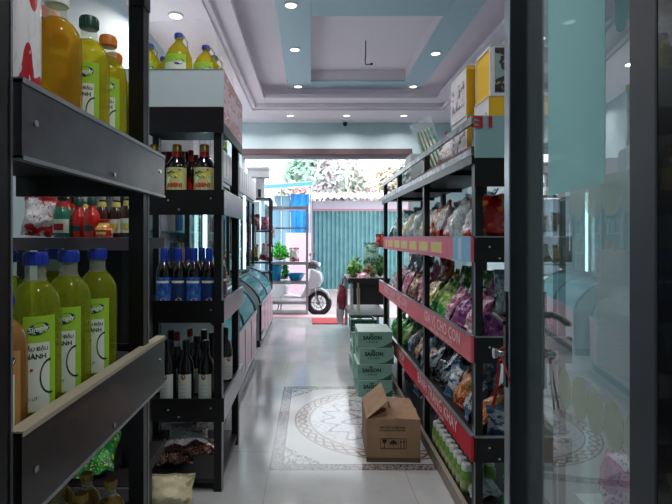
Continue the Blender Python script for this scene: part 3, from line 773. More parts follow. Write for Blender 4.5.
# bottom shelf (surface .60): gold caps
Z = .546; G = 'gold capped bottles at the bottom of the near left rack'
for x, y, l in ((-.556, 1.345, 'gold capped bottle standing alone next to the black post'), (-.605, 1.275, 'gold capped bottle second from the post'),
                (-.640, 1.385, 'gold capped bottle at the top of the cluster, third from the post'), (-.680, 1.305, 'gold capped bottle in the middle of the cluster'),
                (-.718, 1.39, 'gold capped bottle in the back row of the cluster'), (-.675, 1.215, 'gold capped bottle partly under the shelf lip'), (-.757, 1.28, 'gold capped bottle at the outer end of the cluster')):
    kb_gold.put((x, y, Z), 0, l+', bottom oil shelf', G)

# sauces on the small wall rack (surface 1.447)
def sauce(h, r, col, cap, band, lab, name='sauce_bottle'):
    t = thing(name, 'x', 'bottle')
    b = MB(); b.lathe([(.001, 0), (r, 0), (r, h*.5), (r*.8, h*.62), (r*.45, h*.74), (r*.42, h*.84), (.001, h*.84)], col, 16); b.build('bottle_body', t)
    b = MB(); b.lathe([(.001, h*.82), (r*.55, h*.82), (r*.55, h*.97), (r*.45, h), (.001, h)], cap, 14); b.build('cap', t)
    b = MB(); label_patch(b, r, R(-90), 1.3, h*.10, h*.40, lab); label_patch(b, r, R(-90), .6, h*.16, h*.30, band, off=.0014); b.build('label', t)
    if band is not CAPG:
        b = MB(); b.lathe([(r*.62, h*.66), (r*.66, h*.66), (r*.60, h*.78), (r*.5, h*.78)], band, 14); b.build('neck_label', t)
    return t
CHILI = mat('chilli_red', (.70, .10, .10), .25, coat=.4); SOY = mat('soy_brown', (.22, .13, .10), .2, coat=.4)
GREENB = mat('green_glass', (.14, .42, .34), .2, coat=.4)
LY = mat('label_yellow', (.80, .78, .42), .5)
ks_red = Kind(sauce(.165, .033, CHILI, CAPG, CAPG, CHILI), 'sauce bottle')
ks_soy = Kind(sauce(.195, .030, SOY, mat('cap_grey', (.55, .56, .55), .4), LY, LABW), 'sauce bottle')
ks_grn = Kind(sauce(.190, .034, GREENB, CAPK, RED, LABW), 'sauce bottle')
ks_low = Kind(sauce(.075, .034, printed('yellow_red_cup', (.86, .70, .30), (.75, .14, .16), (.8, .3, .2), (.9, .85, .6)), CAPR, LY, CHILI, 'sauce_cup'), 'sauce cup')
Z = 1.448; G = 'small sauce bottles on the rack behind the near left one'
for k, px_, y, l in ((ks_grn, 62, 2.03, 'green sauce bottle with a red band, beside the red packets'), (ks_red, 79, 2.06, 'red chilli bottle with dull green tip beside the green one'),
                     (ks_red, 92, 2.00, 'red chilli bottle with bright green tip beside the brown ones'), (ks_soy, 102, 2.08, 'brown sauce bottle first of the yellow necked ones'),
                     (ks_soy, 116, 2.10, 'brown sauce bottle second of the yellow necked ones'), (ks_soy, 128, 2.01, 'brown sauce bottle with yellow neck at the right end'),
                     (ks_low, 104, 1.985, 'small yellow and red cup standing before the brown bottles'), (ks_soy, 84, 2.2, 'brown sauce bottle behind the red chilli bottles'),
                     (ks_grn, 74, 2.17, 'dark green sauce bottle in the back row with black cap')):
    k.put((at(px_, 237, y).x, y, Z), 0, l+' on the low dark rack', G)

# second rack: three shelves of bottles
def tall(h, r, body, neck, lab, z0, z1, cap, extra=None, half=1.35, name='sauce_bottle'):
    t = thing(name, 'x', 'sauce bottle')
    b = MB(); b.lathe([(.001, 0), (r, 0), (r, h*.58), (r*.88, h*.66), (r*.5, h*.76), (r*.38, h*.82), (r*.38, h*.90), (.001, h*.90)], body, 18); b.build('bottle_body', t)
    b = MB(); b.lathe([(r*.40, h*.70), (r*.52, h*.70), (r*.44, h*.87), (r*.3, h*.87)], neck, 14); b.build('neck_wrap', t)
    b = MB(); b.lathe([(.001, h*.86), (r*.46, h*.86), (r*.46, h*.98), (r*.38, h), (.001, h)], cap, 14); b.build('cap', t)
    b = MB(); label_patch(b, r, R(-90), half, h*z0, h*z1, lab)
    if extra: extra(b, r, h)
    b.build('label', t)
    return t
DARKG = mat('dark_bottle_glass', (.07, .06, .07), .12, coat=.6)
LABT = mat('label_tan', (.80, .78, .52), .45); BRIGHTG = mat('print_bright_green', (.60, .94, .52), .45); PGREEN = mat('print_leaf_green', (.05, .34, .20), .45); PYEL = mat('print_yellow', (.95, .86, .14), .45)
def leafy(b, r, h):
    oval(b, r, R(-90), h*.335, .052, .052, BRIGHTG, .0013, tilt=0); oval(b, r, R(-90), h*.29, .046, .042, LABW, .0016, tilt=0)
    oval(b, r, R(-108), h*.42, .032, .011, PGREEN, .0019, tilt=-.5); oval(b, r, R(-68), h*.425, .030, .014, PYEL, .0021, tilt=.1); oval(b, r, R(-88), h*.49, .036, .009, PGREEN, .0023, tilt=.25)
    b.text('ABENI', .032, RED, wrap(r+.0028, R(-90), h*.235), 1.05, .0014)
k_ab = Kind(tall(.315, .060, DARKG, CAPR, LABT, .03, .56, CAPGOLD, leafy), 'sauce bottle')
k_rd = Kind(tall(.30, .036, SOY, CAPR, CHILI, .05, .45, CAPR), 'sauce bottle')
Z = 1.673; G = 'sauce bottles on the upper shelf of the second left rack'
rows = [(k_ab, 177, 2.83, 'dark bottle with whole green and yellow leaf label'), (k_ab, 204.5, 2.83, 'dark bottle with leaf label beside the front post'),
        (k_ab, 154, 2.83, 'dark leaf labelled bottle partly behind near rack'), (k_rd, 191, 2.93, 'red bottle between the two leaf labels'),
        (k_rd, 168, 2.98, 'red bottle first in the second row'), (k_ab, 181, 3.05, 'gold topped dark bottle in the third row'), (k_rd, 206, 2.98, 'red bottle in second row behind the post'),
        (k_ab, 162, 3.14, 'gold topped dark bottle in the back row'), (k_rd, 196, 3.10, 'red bottle in the back row')]
for k, px_, y, l in rows: k.put((at(px_, 237, y).x, y, Z), 0, l+', top sauce shelf of the second rack', G)
BLUEL = worn('label_blue', (.10, .26, .62), (.30, .52, .78), 40, .4, stretch=(1, 1, .5)); BLUEC = mat('foil_blue', (.10, .24, .66), .3, .2); BLUED = mat('label_deep_blue', (.10, .20, .40), .4)
def blab(b, r, h):
    label_patch(b, r, R(-90), .9, h*.40, h*.44, LABW, off=.0014); oval(b, r, R(-80), h*.09, .02, .02, mat('print_cream', (.80, .72, .66), .5), .0016)
k_bl = Kind(tall(.335, .0445, DARKG, CAPB, BLUEL, .04, .50, BLUEC, blab), 'sauce bottle')
k_bd = Kind(tall(.335, .0445, DARKG, CAPB, BLUED, .04, .50, BLUEC, blab), 'sauce bottle')
Z = 1.051; G = 'blue capped sauce bottles on the middle shelf of the second left rack'
for k, px_, y, l in ((k_bl, 164, 2.82, 'blue labelled bottle first in the front row'), (k_bd, 179, 2.83, 'deep blue labelled bottle second in the front row'),
                     (k_bl, 194, 2.82, 'blue labelled bottle third in the front row'), (k_bd, 209, 2.83, 'blue labelled bottle with a cream spot beside the post'),
                     (k_bd, 173, 2.98, 'blue capped bottle second row, behind the outer pair'), (k_bl, 188, 3.0, 'blue capped bottle second row, middle'), (k_bl, 202, 2.99, 'blue capped bottle second row, by the post')):
    k.put((at(px_, 237, y).x, y, Z), 0, l+', middle shelf of the second rack', G)
k_or = Kind(tall(.30, .034, SOY, PYEL, printed('orange_green_label', (.80, .36, .14), (.30, .55, .25), (.75, .2, .15), (.9, .8, .5)), .05, .6, CAPK), 'sauce bottle')
k_or.put((-.56, 3.05, Z), .9, 'brown bottle with orange and green label between the posts, middle shelf of second rack', G)
k_bd.put((-.56, 2.94, Z), .9, 'blue bottle just behind the front post, middle shelf of the second rack', G)
def wlab(b, r, h):
    oval(b, r, R(-96), h*.42, .014, .016, mat('print_brown', (.52, .34, .22), .5), .0016, tilt=0)
    for q in range(4): label_patch(b, r, R(-96), .35, h*(.10+.06*q), h*(.115+.06*q), mat('print_grey', (.62, .66, .64), .5), off=.0014)
WLAB = mat('label_greywhite', (.72, .76, .74), .5)
k_wh = Kind(tall(.35, .047, DARKG, DARKG, WLAB, .04, .46, CAPK, wlab, half=.9), 'sauce bottle')
k_wr = Kind(tall(.37, .040, DARKG, CAPW, WLAB, .04, .42, CAPR, None, half=.9), 'sauce bottle')
Z = .501; G = 'black sauce bottles with white labels on the lower shelf of the second left rack'
for k, px_, y, l in ((k_wh, 168, 2.82, 'white labelled black bottle first in the front row'), (k_wh, 186, 2.82, 'white labelled black bottle, middle of front row'),
                     (k_wh, 206, 2.82, 'white labelled black bottle beside the post, front row'), (k_wr, 177, 2.96, 'red capped black bottle in the second row'),
                     (k_wh, 160, 2.97, 'black bottle at the outer end of second row'), (k_wr, 190, 3.08, 'black bottle with red cap in the third row'), (k_wh, 197, 2.95, 'black bottle beside the red cap, second row'),
                     (k_wh, 212, 3.05, 'black bottle in the second row behind the post'), (k_wh, 171, 3.12, 'black bottle in the third row, left'), (k_wh, 204, 3.14, 'black bottle in the back row, right')):
    k.put((at(px_, 237, y).x, y, Z), 0, l+', lower shelf of the second rack', G)
k_wh.put((-.57, 3.22, Z), .8, 'black bottle between the two posts, lower shelf of the second rack', G)

# big oil jugs on top of the second rack
def jug(cap):
    t = thing('oil_jug', 'x', 'oil jug')
    b = MB(); b.lathe([(.001, 0), (.074, 0), (.082, .012), (.082, .21), (.078, .23), (.080, .25), (.060, .30), (.034, .335), (.022, .35), (.022, .375), (.001, .375)], OILY, 24, sq=.5); b.build('jug_body', t, ang=60)
    c = MB(); c.lathe([(.001, .370), (.028, .370), (.028, .395), (.024, .40), (.001, .40)], cap, 16); c.build('cap', t)
    h = MB(); h.tube([(.02, -.028, .352), (.05, -.045, .362), (.07, -.045, .33), (.07, -.045, .28)], .007, CLEARP, 6); h.build('handle', t)
    l = MB(); label_patch(l, .088, R(-90), .85, .09, .25, LABW); label_patch(l, .088, R(-90), .85, .20, .25, LABG, off=.0012); oval(l, .088, R(-70), .20, .030, .018, LOGO, .0018)
    l.text('Simply', .021, LOGOT, wrap(.0905, R(-70), .20), 1, .0005); l.build('label', t)
    return t
kj = Kind(jug(CAPB), 'oil jug'); kjg = Kind(jug(CAPG), 'oil jug'); G = 'big oil jugs on top of the second left rack'
Z = 2.276
for k, px_, y, s_, l in ((kj, 179, 2.90, (.96, .96, .97), 'tallest blue capped oil jug in the middle on top of the second rack'), (kj, 206, 2.93, (.90, .90, .82), 'oil jug with blue cap right of the tallest one'),
                     (kjg, 214, 3.14, (.90, .90, .86), 'oil jug with green cap behind the rightmost blue one'), (kj, 164, 3.16, (.92, .92, .86), 'oil jug with blue cap behind the tallest one'), (kj, 150, 2.93, .84, 'oil jug half hidden behind the near rack post')):
    k.put((at(px_, 237, y).x, y, Z), -.1, l, G, s_)
wrp = MB(); WRAP = film('plastic_wrap', (.88, .92, .92), .16, .1)
vs = []; fs = []
nx, ny = 26, 10
for i in range(nx+1):
    for j in range(ny+1):
        u = i/nx; v = j/ny
        x = -1.085+.572*u; zt = 2.69+.02*noise.noise(Vector((u*5, v*3, 2)))
        y = 2.775+.60*v; z = 2.30+(zt-2.30)*min(1, 14*min(u, 1-u))*1.0 if (u < .08 or u > .92) else zt
        vs.append((x, y+.02*noise.noise(Vector((u*9, v*9, 0))), z+.02*noise.noise(Vector((u*8, v*8, 5)))))
for i in range(nx):
    for j in range(ny):
        a = i*(ny+1)+j; fs.append((a, a+ny+1, a+ny+2, a+1))
wrp.add(vs, fs, WRAP)
tag(wrp.build('plastic_wrap'), 'crumpled clear plastic wrap over the oil jugs on the second left rack', 'plastic wrap')
# pink plastic thing hanging behind the upper oil bottles
hb = thing('hanging_bag', 'pinkish plastic bag hanging behind the oil bottles of the upper oil shelf', 'bag', (-.755, 1.385, 2.15))
b = MB(); b.ell((0, -.0, -.10), (.045, .035, .06), mat('pink_meat', (.86, .56, .52), .4), bump=.3, seed=3); b.build('bag_contents', hb)
b = MB(); b.tube([(0, 0, 0), (.004, 0, -.03), (0, 0, -.06)], [.008, .006, .022], film('clear_bag', (.85, .88, .90), .45)); b.build('bag_neck', hb)

# ================================================================== BAGS
def bagmesh(w, h, t, seed, m, crimp=.07, wr=.012, m2=None):
    """a filled pillow bag standing on z=0, front towards -y, crimped seams at top and bottom"""
    nx, nz = 12, 16; rnd = random.Random(seed); sd = Vector((seed*1.7, seed*.3, seed*2.1))
    vs = []; fs = []
    for side in (-1, 1):
        for j in range(nz+1):
            for i in range(nx+1):
                u = i/nx; v = j/nz
                vv = min(1, max(0, (v-crimp)/(1-2*crimp)))
                th = (max(0, sin(pi*u))**.55)*(max(0, sin(pi*vv))**.5 if 0 < vv < 1 else 0)*(1.15-.3*v)
                pinch = 1-.10*sin(pi*vv)
                x = (u-.5)*w*(pinch if crimp < v < 1-crimp else 1)
                p = Vector((x, 0, v*h))
                nn = noise.noise(p*22+sd)+.6*noise.noise(p*50+sd*2)
                y = side*(t/2*th+wr*nn*(.3+th))+.010*sin(u*14+seed)*(1 if v < crimp or v > 1-crimp else .2)+.02*noise.noise(Vector((u*2, v*2, seed)))
                zz = v*h+.006*noise.noise(p*30+sd)*(1 if 0 < j < nz else 0)
                vs.append((x+.004*noise.noise(p*25-sd), y, zz))
    n_ = (nx+1)*(nz+1)
    for s_ in (0, 1):
        for j in range(nz):
            for i in range(nx):
                a = s_*n_+j*(nx+1)+i; f = (a, a+1, a+nx+2, a+nx+1)
                fs.append(f if s_ == 0 else f[::-1])
    rim = [i for i in range(nx+1)]+[j*(nx+1)+nx for j in range(1, nz+1)]+[nz*(nx+1)+i for i in range(nx-1, -1, -1)]+[j*(nx+1) for j in range(nz-1, 0, -1)]
    for k in range(len(rim)):
        a, c = rim[k], rim[(k+1) % len(rim)]; fs.append((c, a, a+n_, c+n_))
    return MB().add(vs, fs, m)
P = {
 'green': ('bright green snack bag', printed('bag_green', (.10, .55, .20), (.06, .42, .16), (.14, .62, .26), (.80, .86, .40), sc=3)),
 'lime': ('lime green and white bag', printed('bag_lime', (.60, .80, .28), (.20, .62, .28), (.86, .90, .80), (.30, .60, .20))),
 'yellow': ('yellow snack bag', printed('bag_yellow', (.82, .76, .14), (.25, .45, .14), (.70, .66, .12), (.22, .24, .10))),
 'pink': ('pink and white packet', printed('bag_pink', (.86, .50, .66), (.90, .76, .82), (.62, .18, .36), (.93, .86, .90), sc=5)),
 'purple': ('purple and pink packet', printed('bag_purple', (.48, .18, .50), (.70, .42, .66), (.76, .50, .72), (.20, .08, .22), sc=5)),
 'silver': ('silver and black foil bag', printed('bag_silver', (.66, .68, .70), (.14, .14, .16), (.10, .10, .12), (.86, .88, .90), .22, .7, 5)),
 'dark': ('dark grey packet', printed('bag_dark', (.10, .09, .11), (.18, .17, .19), (.26, .20, .22), (.62, .60, .60), .35, sc=5)),
 'whiteblue': ('white and blue packet', printed('bag_whiteblue', (.80, .84, .86), (.40, .56, .70), (.30, .44, .60), (.16, .20, .30), sc=4)),
 'whitered': ('white bag with red print', printed('bag_whitered', (.84, .85, .86), (.78, .16, .18), (.74, .78, .80), (.72, .20, .20), sc=3)),
 'red': ('red snack bag', printed('bag_red', (.74, .08, .10), (.66, .05, .08), (.84, .50, .20), (.80, .14, .14), sc=2.4)),
 'orange': ('orange packet', printed('bag_orange', (.84, .46, .16), (.70, .24, .10), (.88, .62, .30), (.86, .84, .76), sc=4)),
 'brown': ('brown dried food packet', printed('bag_brown', (.42, .24, .18), (.30, .15, .13), (.60, .34, .24), (.80, .74, .68), .3, sc=5)),
 'cream': ('cream and brown packet', printed('bag_cream', (.76, .68, .52), (.56, .40, .30), (.44, .24, .24), (.88, .84, .76), sc=5)),
 'teal': ('pale teal plastic packet', printed('bag_teal', (.62, .78, .78), (.40, .60, .62), (.80, .88, .88), (.28, .46, .48), .18, sc=4)),
 'clear': ('clear bag of white pieces', printed('bag_clear', (.76, .82, .84), (.86, .90, .92), (.60, .68, .72), (.92, .94, .95), .12, sc=6)),
 'whitebag': ('white bag with red print', printed('bag_whitebag', (.86, .88, .88), (.84, .86, .86), (.80, .84, .85), (.78, .20, .24), .3, sc=3)),
 'clearyellow': ('clear bag of pale yellow noodles', printed('bag_clearyellow', (.78, .80, .66), (.80, .86, .86), (.82, .78, .52), (.90, .92, .92), .15, sc=6)),
 'noodle': ('clear bag of green striped noodles', None),
}
SHAPES = [(.17, .24, .075, 1), (.19, .27, .085, 2), (.15, .20, .07, 3), (.22, .17, .07, 4)]
BK = {}

from mathutils.bvhtree import BVHTree
PLACED = []                               # (lo, hi, tree) of what already stands on the shelves
def world_pts(me, loc, rot, sc_):
    M = Matrix.Translation(loc) @ Euler(rot).to_matrix().to_4x4() @ Matrix.Scale(sc_, 4)
    return [M @ v.co for v in me.vertices]
def lohi(pts):
    return Vector([min(p[i] for p in pts) for i in range(3)]), Vector([max(p[i] for p in pts) for i in range(3)])
def clash(pts, polys, lo, hi):
    t = None
    for l2, h2, t2 in PLACED:
        if all(lo[i] < h2[i] and hi[i] > l2[i] for i in range(3)):
            if t is None: t = BVHTree.FromPolygons(pts, polys)
            if t.overlap(t2): return True
    return False
def remember(pts, polys):
    lo, hi = lohi(pts); PLACED.append((lo, hi, BVHTree.FromPolygons(pts, polys)))
def obstacle(x0, x1, y0, y1, z0, z1):
    pts = [Vector((x, y, z)) for z in (z0, z1) for y in (y0, y1) for x in (x0, x1)]
    q = [(0, 2, 3, 1), (4, 5, 7, 6), (0, 1, 5, 4), (2, 6, 7, 3), (0, 4, 6, 2), (1, 3, 7, 5)]
    for k in range(1, 4):                 # inner walls, so nothing fits wholly inside
        y = y0+(y1-y0)*k/4; b_ = len(pts); pts += [Vector((x0, y, z0)), Vector((x1, y, z0)), Vector((x1, y, z1)), Vector((x0, y, z1))]; q.append((b_, b_+1, b_+2, b_+3))
    remember(pts, q)
obstacle(-1.42, -.68, 1.90, 2.40, .40, .452); obstacle(-.825, -.775, 2.095, 2.145, 0, 1.45); obstacle(-1.42, -.68, 1.90, 2.40, .875, .94); obstacle(SXB, SX, SY0, SY1, .04, .077); obstacle(SX-.05, SX+.0, SY0, SY0+.06, 0, .5)
for y in YP:
    for x in (.024, RD-.024): obstacle(RX+x-.023, RX+x+.023, RY0+y-.023, RY0+y+.023, 0, 2.06)
for z in SZ: obstacle(RX, RX+RD, RY0, RY1+.1, z-.05, z-.001)
obstacle(RX, RX+RD, RY0+3.0, RY1+.1, 1.80, 1.869)
obstacle(RX-.02, RX+.003, RY0, RY1+.3, 0, 2.06); obstacle(RX-.02, RX+.05+RD, RY0-.02, RY0+.008, 0, 2.06)
def style_kind(style, shape):
    k = (style, shape)
    if k not in BK:
        w, h, t, sd = SHAPES[shape]
        o = bagmesh(w, h, t, sd+hash_(style), P[style][1]).build({'green': 'snack_bag', 'yellow': 'snack_bag', 'red': 'snack_bag', 'clear': 'plastic_bag', 'clearyellow': 'plastic_bag'}.get(style, 'food_packet'), ang=60)
        BK[k] = Kind(o, 'bag' if style in ('green', 'yellow', 'red', 'clear', 'clearyellow', 'silver', 'whitered', 'lime') else 'packet')
    return BK[k]
def bag(style, shape, loc, rot, label, group=None, scale=1.0, free=False, push=None, drop=None, tries=40):
    """stand a bag with its lowest point at loc.z; push it along (dx,dy) or let it drop until it just touches"""
    K = style_kind(style, shape); me = K.o.data; polys = [tuple(p.vertices) for p in me.polygons]
    loc = Vector(loc); pts = world_pts(me, loc, rot, scale)
    if not free:
        lo, hi = lohi(pts); dz = loc.z-lo.z; loc.z += dz
        pts = [p+Vector((0, 0, dz)) for p in pts]
    if push or drop:
        step = Vector((push[0], push[1], 0)) if push else Vector((0, 0, -.012)); ok = None
        lo, hi = lohi(pts); moved = Vector((0, 0, 0))
        for _ in range(tries):
            hit = clash([p+moved for p in pts], polys, lo+moved, hi+moved)
            if push and not hit: ok = moved.copy(); break
            if drop:
                if hit: break
                ok = moved.copy()
            moved += step
        if ok is None: return None
        loc += ok; pts = [p+ok for p in pts]
    remember(pts, polys)
    return K.put(loc, rot, label, group, scale)
def hash_(s): return sum(ord(c)*(i+1) for i, c in enumerate(s)) % 97
rnd = random.Random(21)
def pick(styles, f, i):
    st = styles[min(len(styles)-1, int(f*len(styles)))]
    return st[i % len(st)] if isinstance(st, tuple) else st
def bagrow(z, x, y0, y1, styles, shelfname, rowname, zrot=-90, tilt=-14, group=None, shapes=(0, 1, 2), step=.10, sc=(1, 1.15)):
    """a row of bags from the near end to the far end, each pushed along until it just clears the last"""
    y = y0; i = 0; misses = 0
    while y < y1 and i < 24 and misses < 6:
        st = pick(styles, max(0, (y-y0)/(y1-y0)), i); s_ = rnd.uniform(*sc)
        o = bag(st, shapes[i % len(shapes)], (x+rnd.uniform(-.006, .012), y, z+.002), (R(tilt+rnd.uniform(-8, 8)), R(rnd.uniform(-7, 7)), R(zrot+rnd.uniform(-24, 24))),
            '%s, %s row of %s right shelf, %s from near end' % (P[st][0], rowname, shelfname, ORD[i]), group, s_, push=(0, .012))
        if o is None: y += .1; misses += 1; continue
        y = o.location.y+step*s_; i += 1
def heap(z, x0, x1, y0, y1, n_, styles, shelfname, group, shapes=(0, 1, 3)):
    """bags dropped flat upon the ones below"""
    k = 0
    for q in range(n_):
        y = y0+(y1-y0)*(q+.5)/n_; st = pick(styles, q/n_, q)
        o = bag(st, shapes[q % len(shapes)], (rnd.uniform(x0, x1), y, z), (R(-66+rnd.uniform(-16, 14)), R(rnd.uniform(-12, 12)), R(-90+rnd.uniform(-55, 55))),
            '%s lying on top of %s right shelf, %s from near end' % (P[st][0], shelfname, ORD[k]), group, drop=True)
        if o: k += 1
# bags facing the viewer at the near end
for st, sh_, x, y, z, ry, sc2, l in (('red', 0, .945, 2.475, SZ[2], -10, 1.0, 'bright red snack bag at the near end of the upper sign shelf, beside the post'),
                                     ('orange', 1, 1.12, 2.50, SZ[2], 4, 1.05, 'orange packet beside the red bag at the near end of the upper sign shelf'),
                                     ('clear', 1, .915, 2.62, SZ[2], 12, 1.25, 'tall white plastic bag with a peaked top behind the red bag, upper sign shelf'),
                                     ('whiteblue', 2, .96, 2.475, SZ[0], 0, .8, 'white and blue packet facing out at the near end of the lowest sign shelf'),
                                     ('orange', 2, 1.11, 2.475, SZ[0], 8, .85, 'orange packet facing out at the near end of the lowest sign shelf'),
                                     ('purple', 3, .98, 2.475, SZ[1], 0, .9, 'purple packet facing out at the near end of the middle sign shelf'),
                                     ('pink', 3, 1.19, 2.50, SZ[1], 3, .9, 'pink packet facing out at the near end of the middle sign shelf')):
    bag(st, sh_, (x, y, z+.002), (R(-10), R(ry), R(0)), l, None, sc2, push=(0, .01))
bag('teal', 1, (1.08, 2.56, SZ[1]+.002), (R(-10), R(6), 0), 'pale teal packet standing behind the purple packet at the near end, middle sign shelf', None, 1.2, push=(0, .01))
# lowest shelf (red signs)
Z = SZ[0]; G = 'packets on the lowest sign shelf of the long rack'
bagrow(Z, 1.10, 2.58, 5.2, [('whiteblue', 'orange'), 'silver', ('silver', 'dark'), ('dark', 'whiteblue'), ('whiteblue', 'lime'), ('green', 'whiteblue'), 'green'], 'lowest', 'back', -90, -12, G, (1, 0), sc=(1.1, 1.25))
bagrow(Z, .885, 2.55, 5.2, [('orange', 'whiteblue'), ('silver', 'whiteblue'), 'silver', ('whiteblue', 'cream'), ('dark', 'whiteblue'), ('lime', 'green'), 'green'], 'lowest', 'front', -90, -30, G, (0, 2))
heap(Z+.38, .92, 1.02, 2.55, 5.1, 24, ['silver', 'silver', ('dark', 'silver'), ('whiteblue', 'dark'), ('cream', 'whiteblue'), 'green', 'green'], 'lowest', G, (0, 2, 3))
# middle shelf (pink signs)
Z = SZ[1]; G = 'packets on the middle sign shelf of the long rack'
bagrow(Z, 1.10, 2.62, 5.45, [('teal', 'pink'), ('green', 'teal'), ('green', 'yellow'), 'yellow', ('red', 'yellow'), ('pink', 'dark'), ('dark', 'pink'), ('red', 'clear'), ('clear', 'pink')], 'middle', 'back', -90, -8, G, (1, 0), sc=(1.15, 1.3))
bagrow(Z, .885, 2.55, 5.45, [('pink', 'purple'), 'pink', 'lime', ('cream', 'yellow'), ('brown', 'pink'), ('pink', 'cream'), ('dark', 'pink'), ('clear', 'pink'), 'clear'], 'middle', 'front', -90, -30, G, (0, 2))
heap(Z+.38, .92, 1.03, 2.6, 5.4, 24, ['purple', ('lime', 'green'), ('yellow', 'green'), ('yellow', 'cream'), ('pink', 'dark'), ('pink', 'dark'), ('clear', 'pink'), ('red', 'clear')], 'middle', G)
# upper shelf (yellow and pink sign)
Z = SZ[2]; G = 'bags on the upper sign shelf of the long rack'
bagrow(Z, 1.10, 2.72, 5.4, [('clear', 'whitered'), 'orange', ('red', 'clear'), 'clear', 'teal', 'clearyellow', 'teal', 'teal'], 'upper', 'back', -90, -8, G, (1, 1), sc=(1.1, 1.25))
bagrow(Z, .895, 2.66, 5.4, [('clear', 'whitered'), 'whitered', ('whitered', 'orange'), ('clear', 'clearyellow'), 'clear', 'clearyellow', 'teal', 'teal'], 'upper', 'front', -90, -22, G, (1, 0), sc=(1.05, 1.2))
heap(Z+.38, .92, 1.02, 2.9, 5.2, 8, ['whitered', 'red', 'clear', 'clear', 'teal', 'teal'], 'upper', G)
# top shelf goods
Z = SZ[3]; G = 'bags on the top shelf of the long rack'
nd = thing('noodle_bundle', 'tall clear bag of green striped noodles leaning out over the top rail', 'noodle bag', (.955, 3.56, Z+.03), rot=(R(4), R(-20), R(-25)))
b = bagmesh(.17, .44, .10, 12, film('noodle_film', (.90, .94, .94), .16)); b.build('bag_film', nd)
b = MB(); NG = mat('noodle_green', (.16, .60, .46), .4); NW = mat('noodle_pale', (.90, .94, .86), .4)
for k in range(15):
    x = -.062+.0088*k; yy = .020*sin(k*1.9)
    b.tube([(x*.95, yy, .04), (x*1.02, yy+.008*sin(k), .16), (x*.98, yy-.006, .27), (x*.92, yy, .36)], .0078, NG if k % 3 else NW, 6)
b.build('noodle_strands', nd)['kind'] = 'stuff'
bpy.context.view_layer.update()
obstacle(.84, 1.10, 3.44, 3.70, Z, 2.4)
bag('whitered', 2, (.91, 3.28, Z+.002), (R(-8), R(10), R(-70)), 'white bag with red print poking up beside the green striped noodles', None, 1.35, push=(0, -.01))
wc = MB(); wc.box(.86, 1.08, 4.20, 4.42, Z+.003, Z+.30, mat('white_box', (.80, .85, .86), .5)); tag(wc.build('white_box', bevel=.004), 'plain white box behind the green striped noodles on the top shelf', 'box')
obstacle(.855, 1.085, 4.195, 4.425, Z, Z+.31)
for i, (y, l) in enumerate(((5.10, 'teal plastic wrapped pack at the far end of the top shelf'), (4.82, 'teal plastic wrapped pack second from the far end of the top shelf'))):
    bag('teal', 1, (1.0, y, Z+.002), (R(-4), 0, R(-60)), l, None, 1.2, push=(0, .01))
bagrow(Z, .945, 3.05, 5.1, ['clear', ('clearyellow', 'whitered'), 'clear', ('cream', 'clear'), 'clearyellow', 'teal', 'teal', 'clear'], 'top', 'single', -90, -6, G, (2, 2), .12, (.85, 1.0))
# red packets on the low dark rack
for px_, y, l in ((36, 2.06, 'pink and white crumpled packet at the end of the low dark rack'), (46, 2.05, 'red and white crumpled packet beside the green sauce bottle on the low dark rack')):
    bag('whitered' if px_ == 36 else 'red', 2, (at(px_, 237, y).x, y, 1.449), (R(-6), R(5), R(10)), l, None, .85, push=(0, .01))
# milk bottles on the floor board
def milk():
    t = thing('milk_bottle', 'x', 'bottle'); r = .034
    MB().lathe([(.001, 0), (r*.9, 0), (r, .008), (r, .066), (r*.92, .078), (r*.72, .090), (r*.72, .098), (.001, .098)], mat('milk_green', (.50, .68, .34), .3, coat=.4), 18).build('bottle_body', t)
    MB().lathe([(.001, .092), (r*.82, .092), (r*.84, .112), (r*.70, .118), (.001, .118)], CAPW, 16).build('cap', t)
    b = MB(); label_patch(b, r, R(200), 1.9, .012, .056, mat('milk_label', (.72, .78, .36), .45)); label_patch(b, r, R(225), .7, .02, .045, LABW, off=.0012); b.build('label', t)
    return t
km = Kind(milk(), 'bottle'); G = 'white capped green bottles on the bottom board of the right rack'
i = 0
obstacle(.82, 1.07, 2.60, 3.40, 0, .15)
for r_ in range(3):
    for c_ in range(9):
        x = .866+.075*r_; y = 2.70+.078*c_+.03*r_
        if r_ == 0 and 3.40 < y < 3.58: continue
        if r_ == 2 and c_ > 6: continue
        km.put((x, y, .036), rnd.uniform(-.4, .4), 'white capped green bottle, %s from near end, %s row of the bottom board' % (ORD[c_], ('front', 'second', 'back')[r_]), G, (1, 1, 1.3)); i += 1
bag('green', 1, (1.08, 2.49, .037), (R(-8), R(4), 0), 'bright green bag at the near end of the bottom board, long rack', None, 1.1, push=(0, .008))
bag('clear', 3, (.95, 2.47, .037), (R(-70), 0, R(6)), 'white plastic bag lying at the near end of the bottom board, long rack', None, .85, push=(0, .008))
G = 'packets on the bottom board of the right rack'
for i in range(8):
    st = ('whiteblue', 'purple', 'dark', 'pink')[i % 4]
    bag(st, (0, 2)[i % 2], (.94+.03*(i % 2), 3.55+.2*i, .037), (R(-20+rnd.uniform(-8, 8)), R(rnd.uniform(-8, 8)), R(-90+rnd.uniform(-25, 25))), '%s on the bottom board behind the bottles, %s from near end' % (P[st][0], ORD[i]), G, 1.0, push=(0, .012))

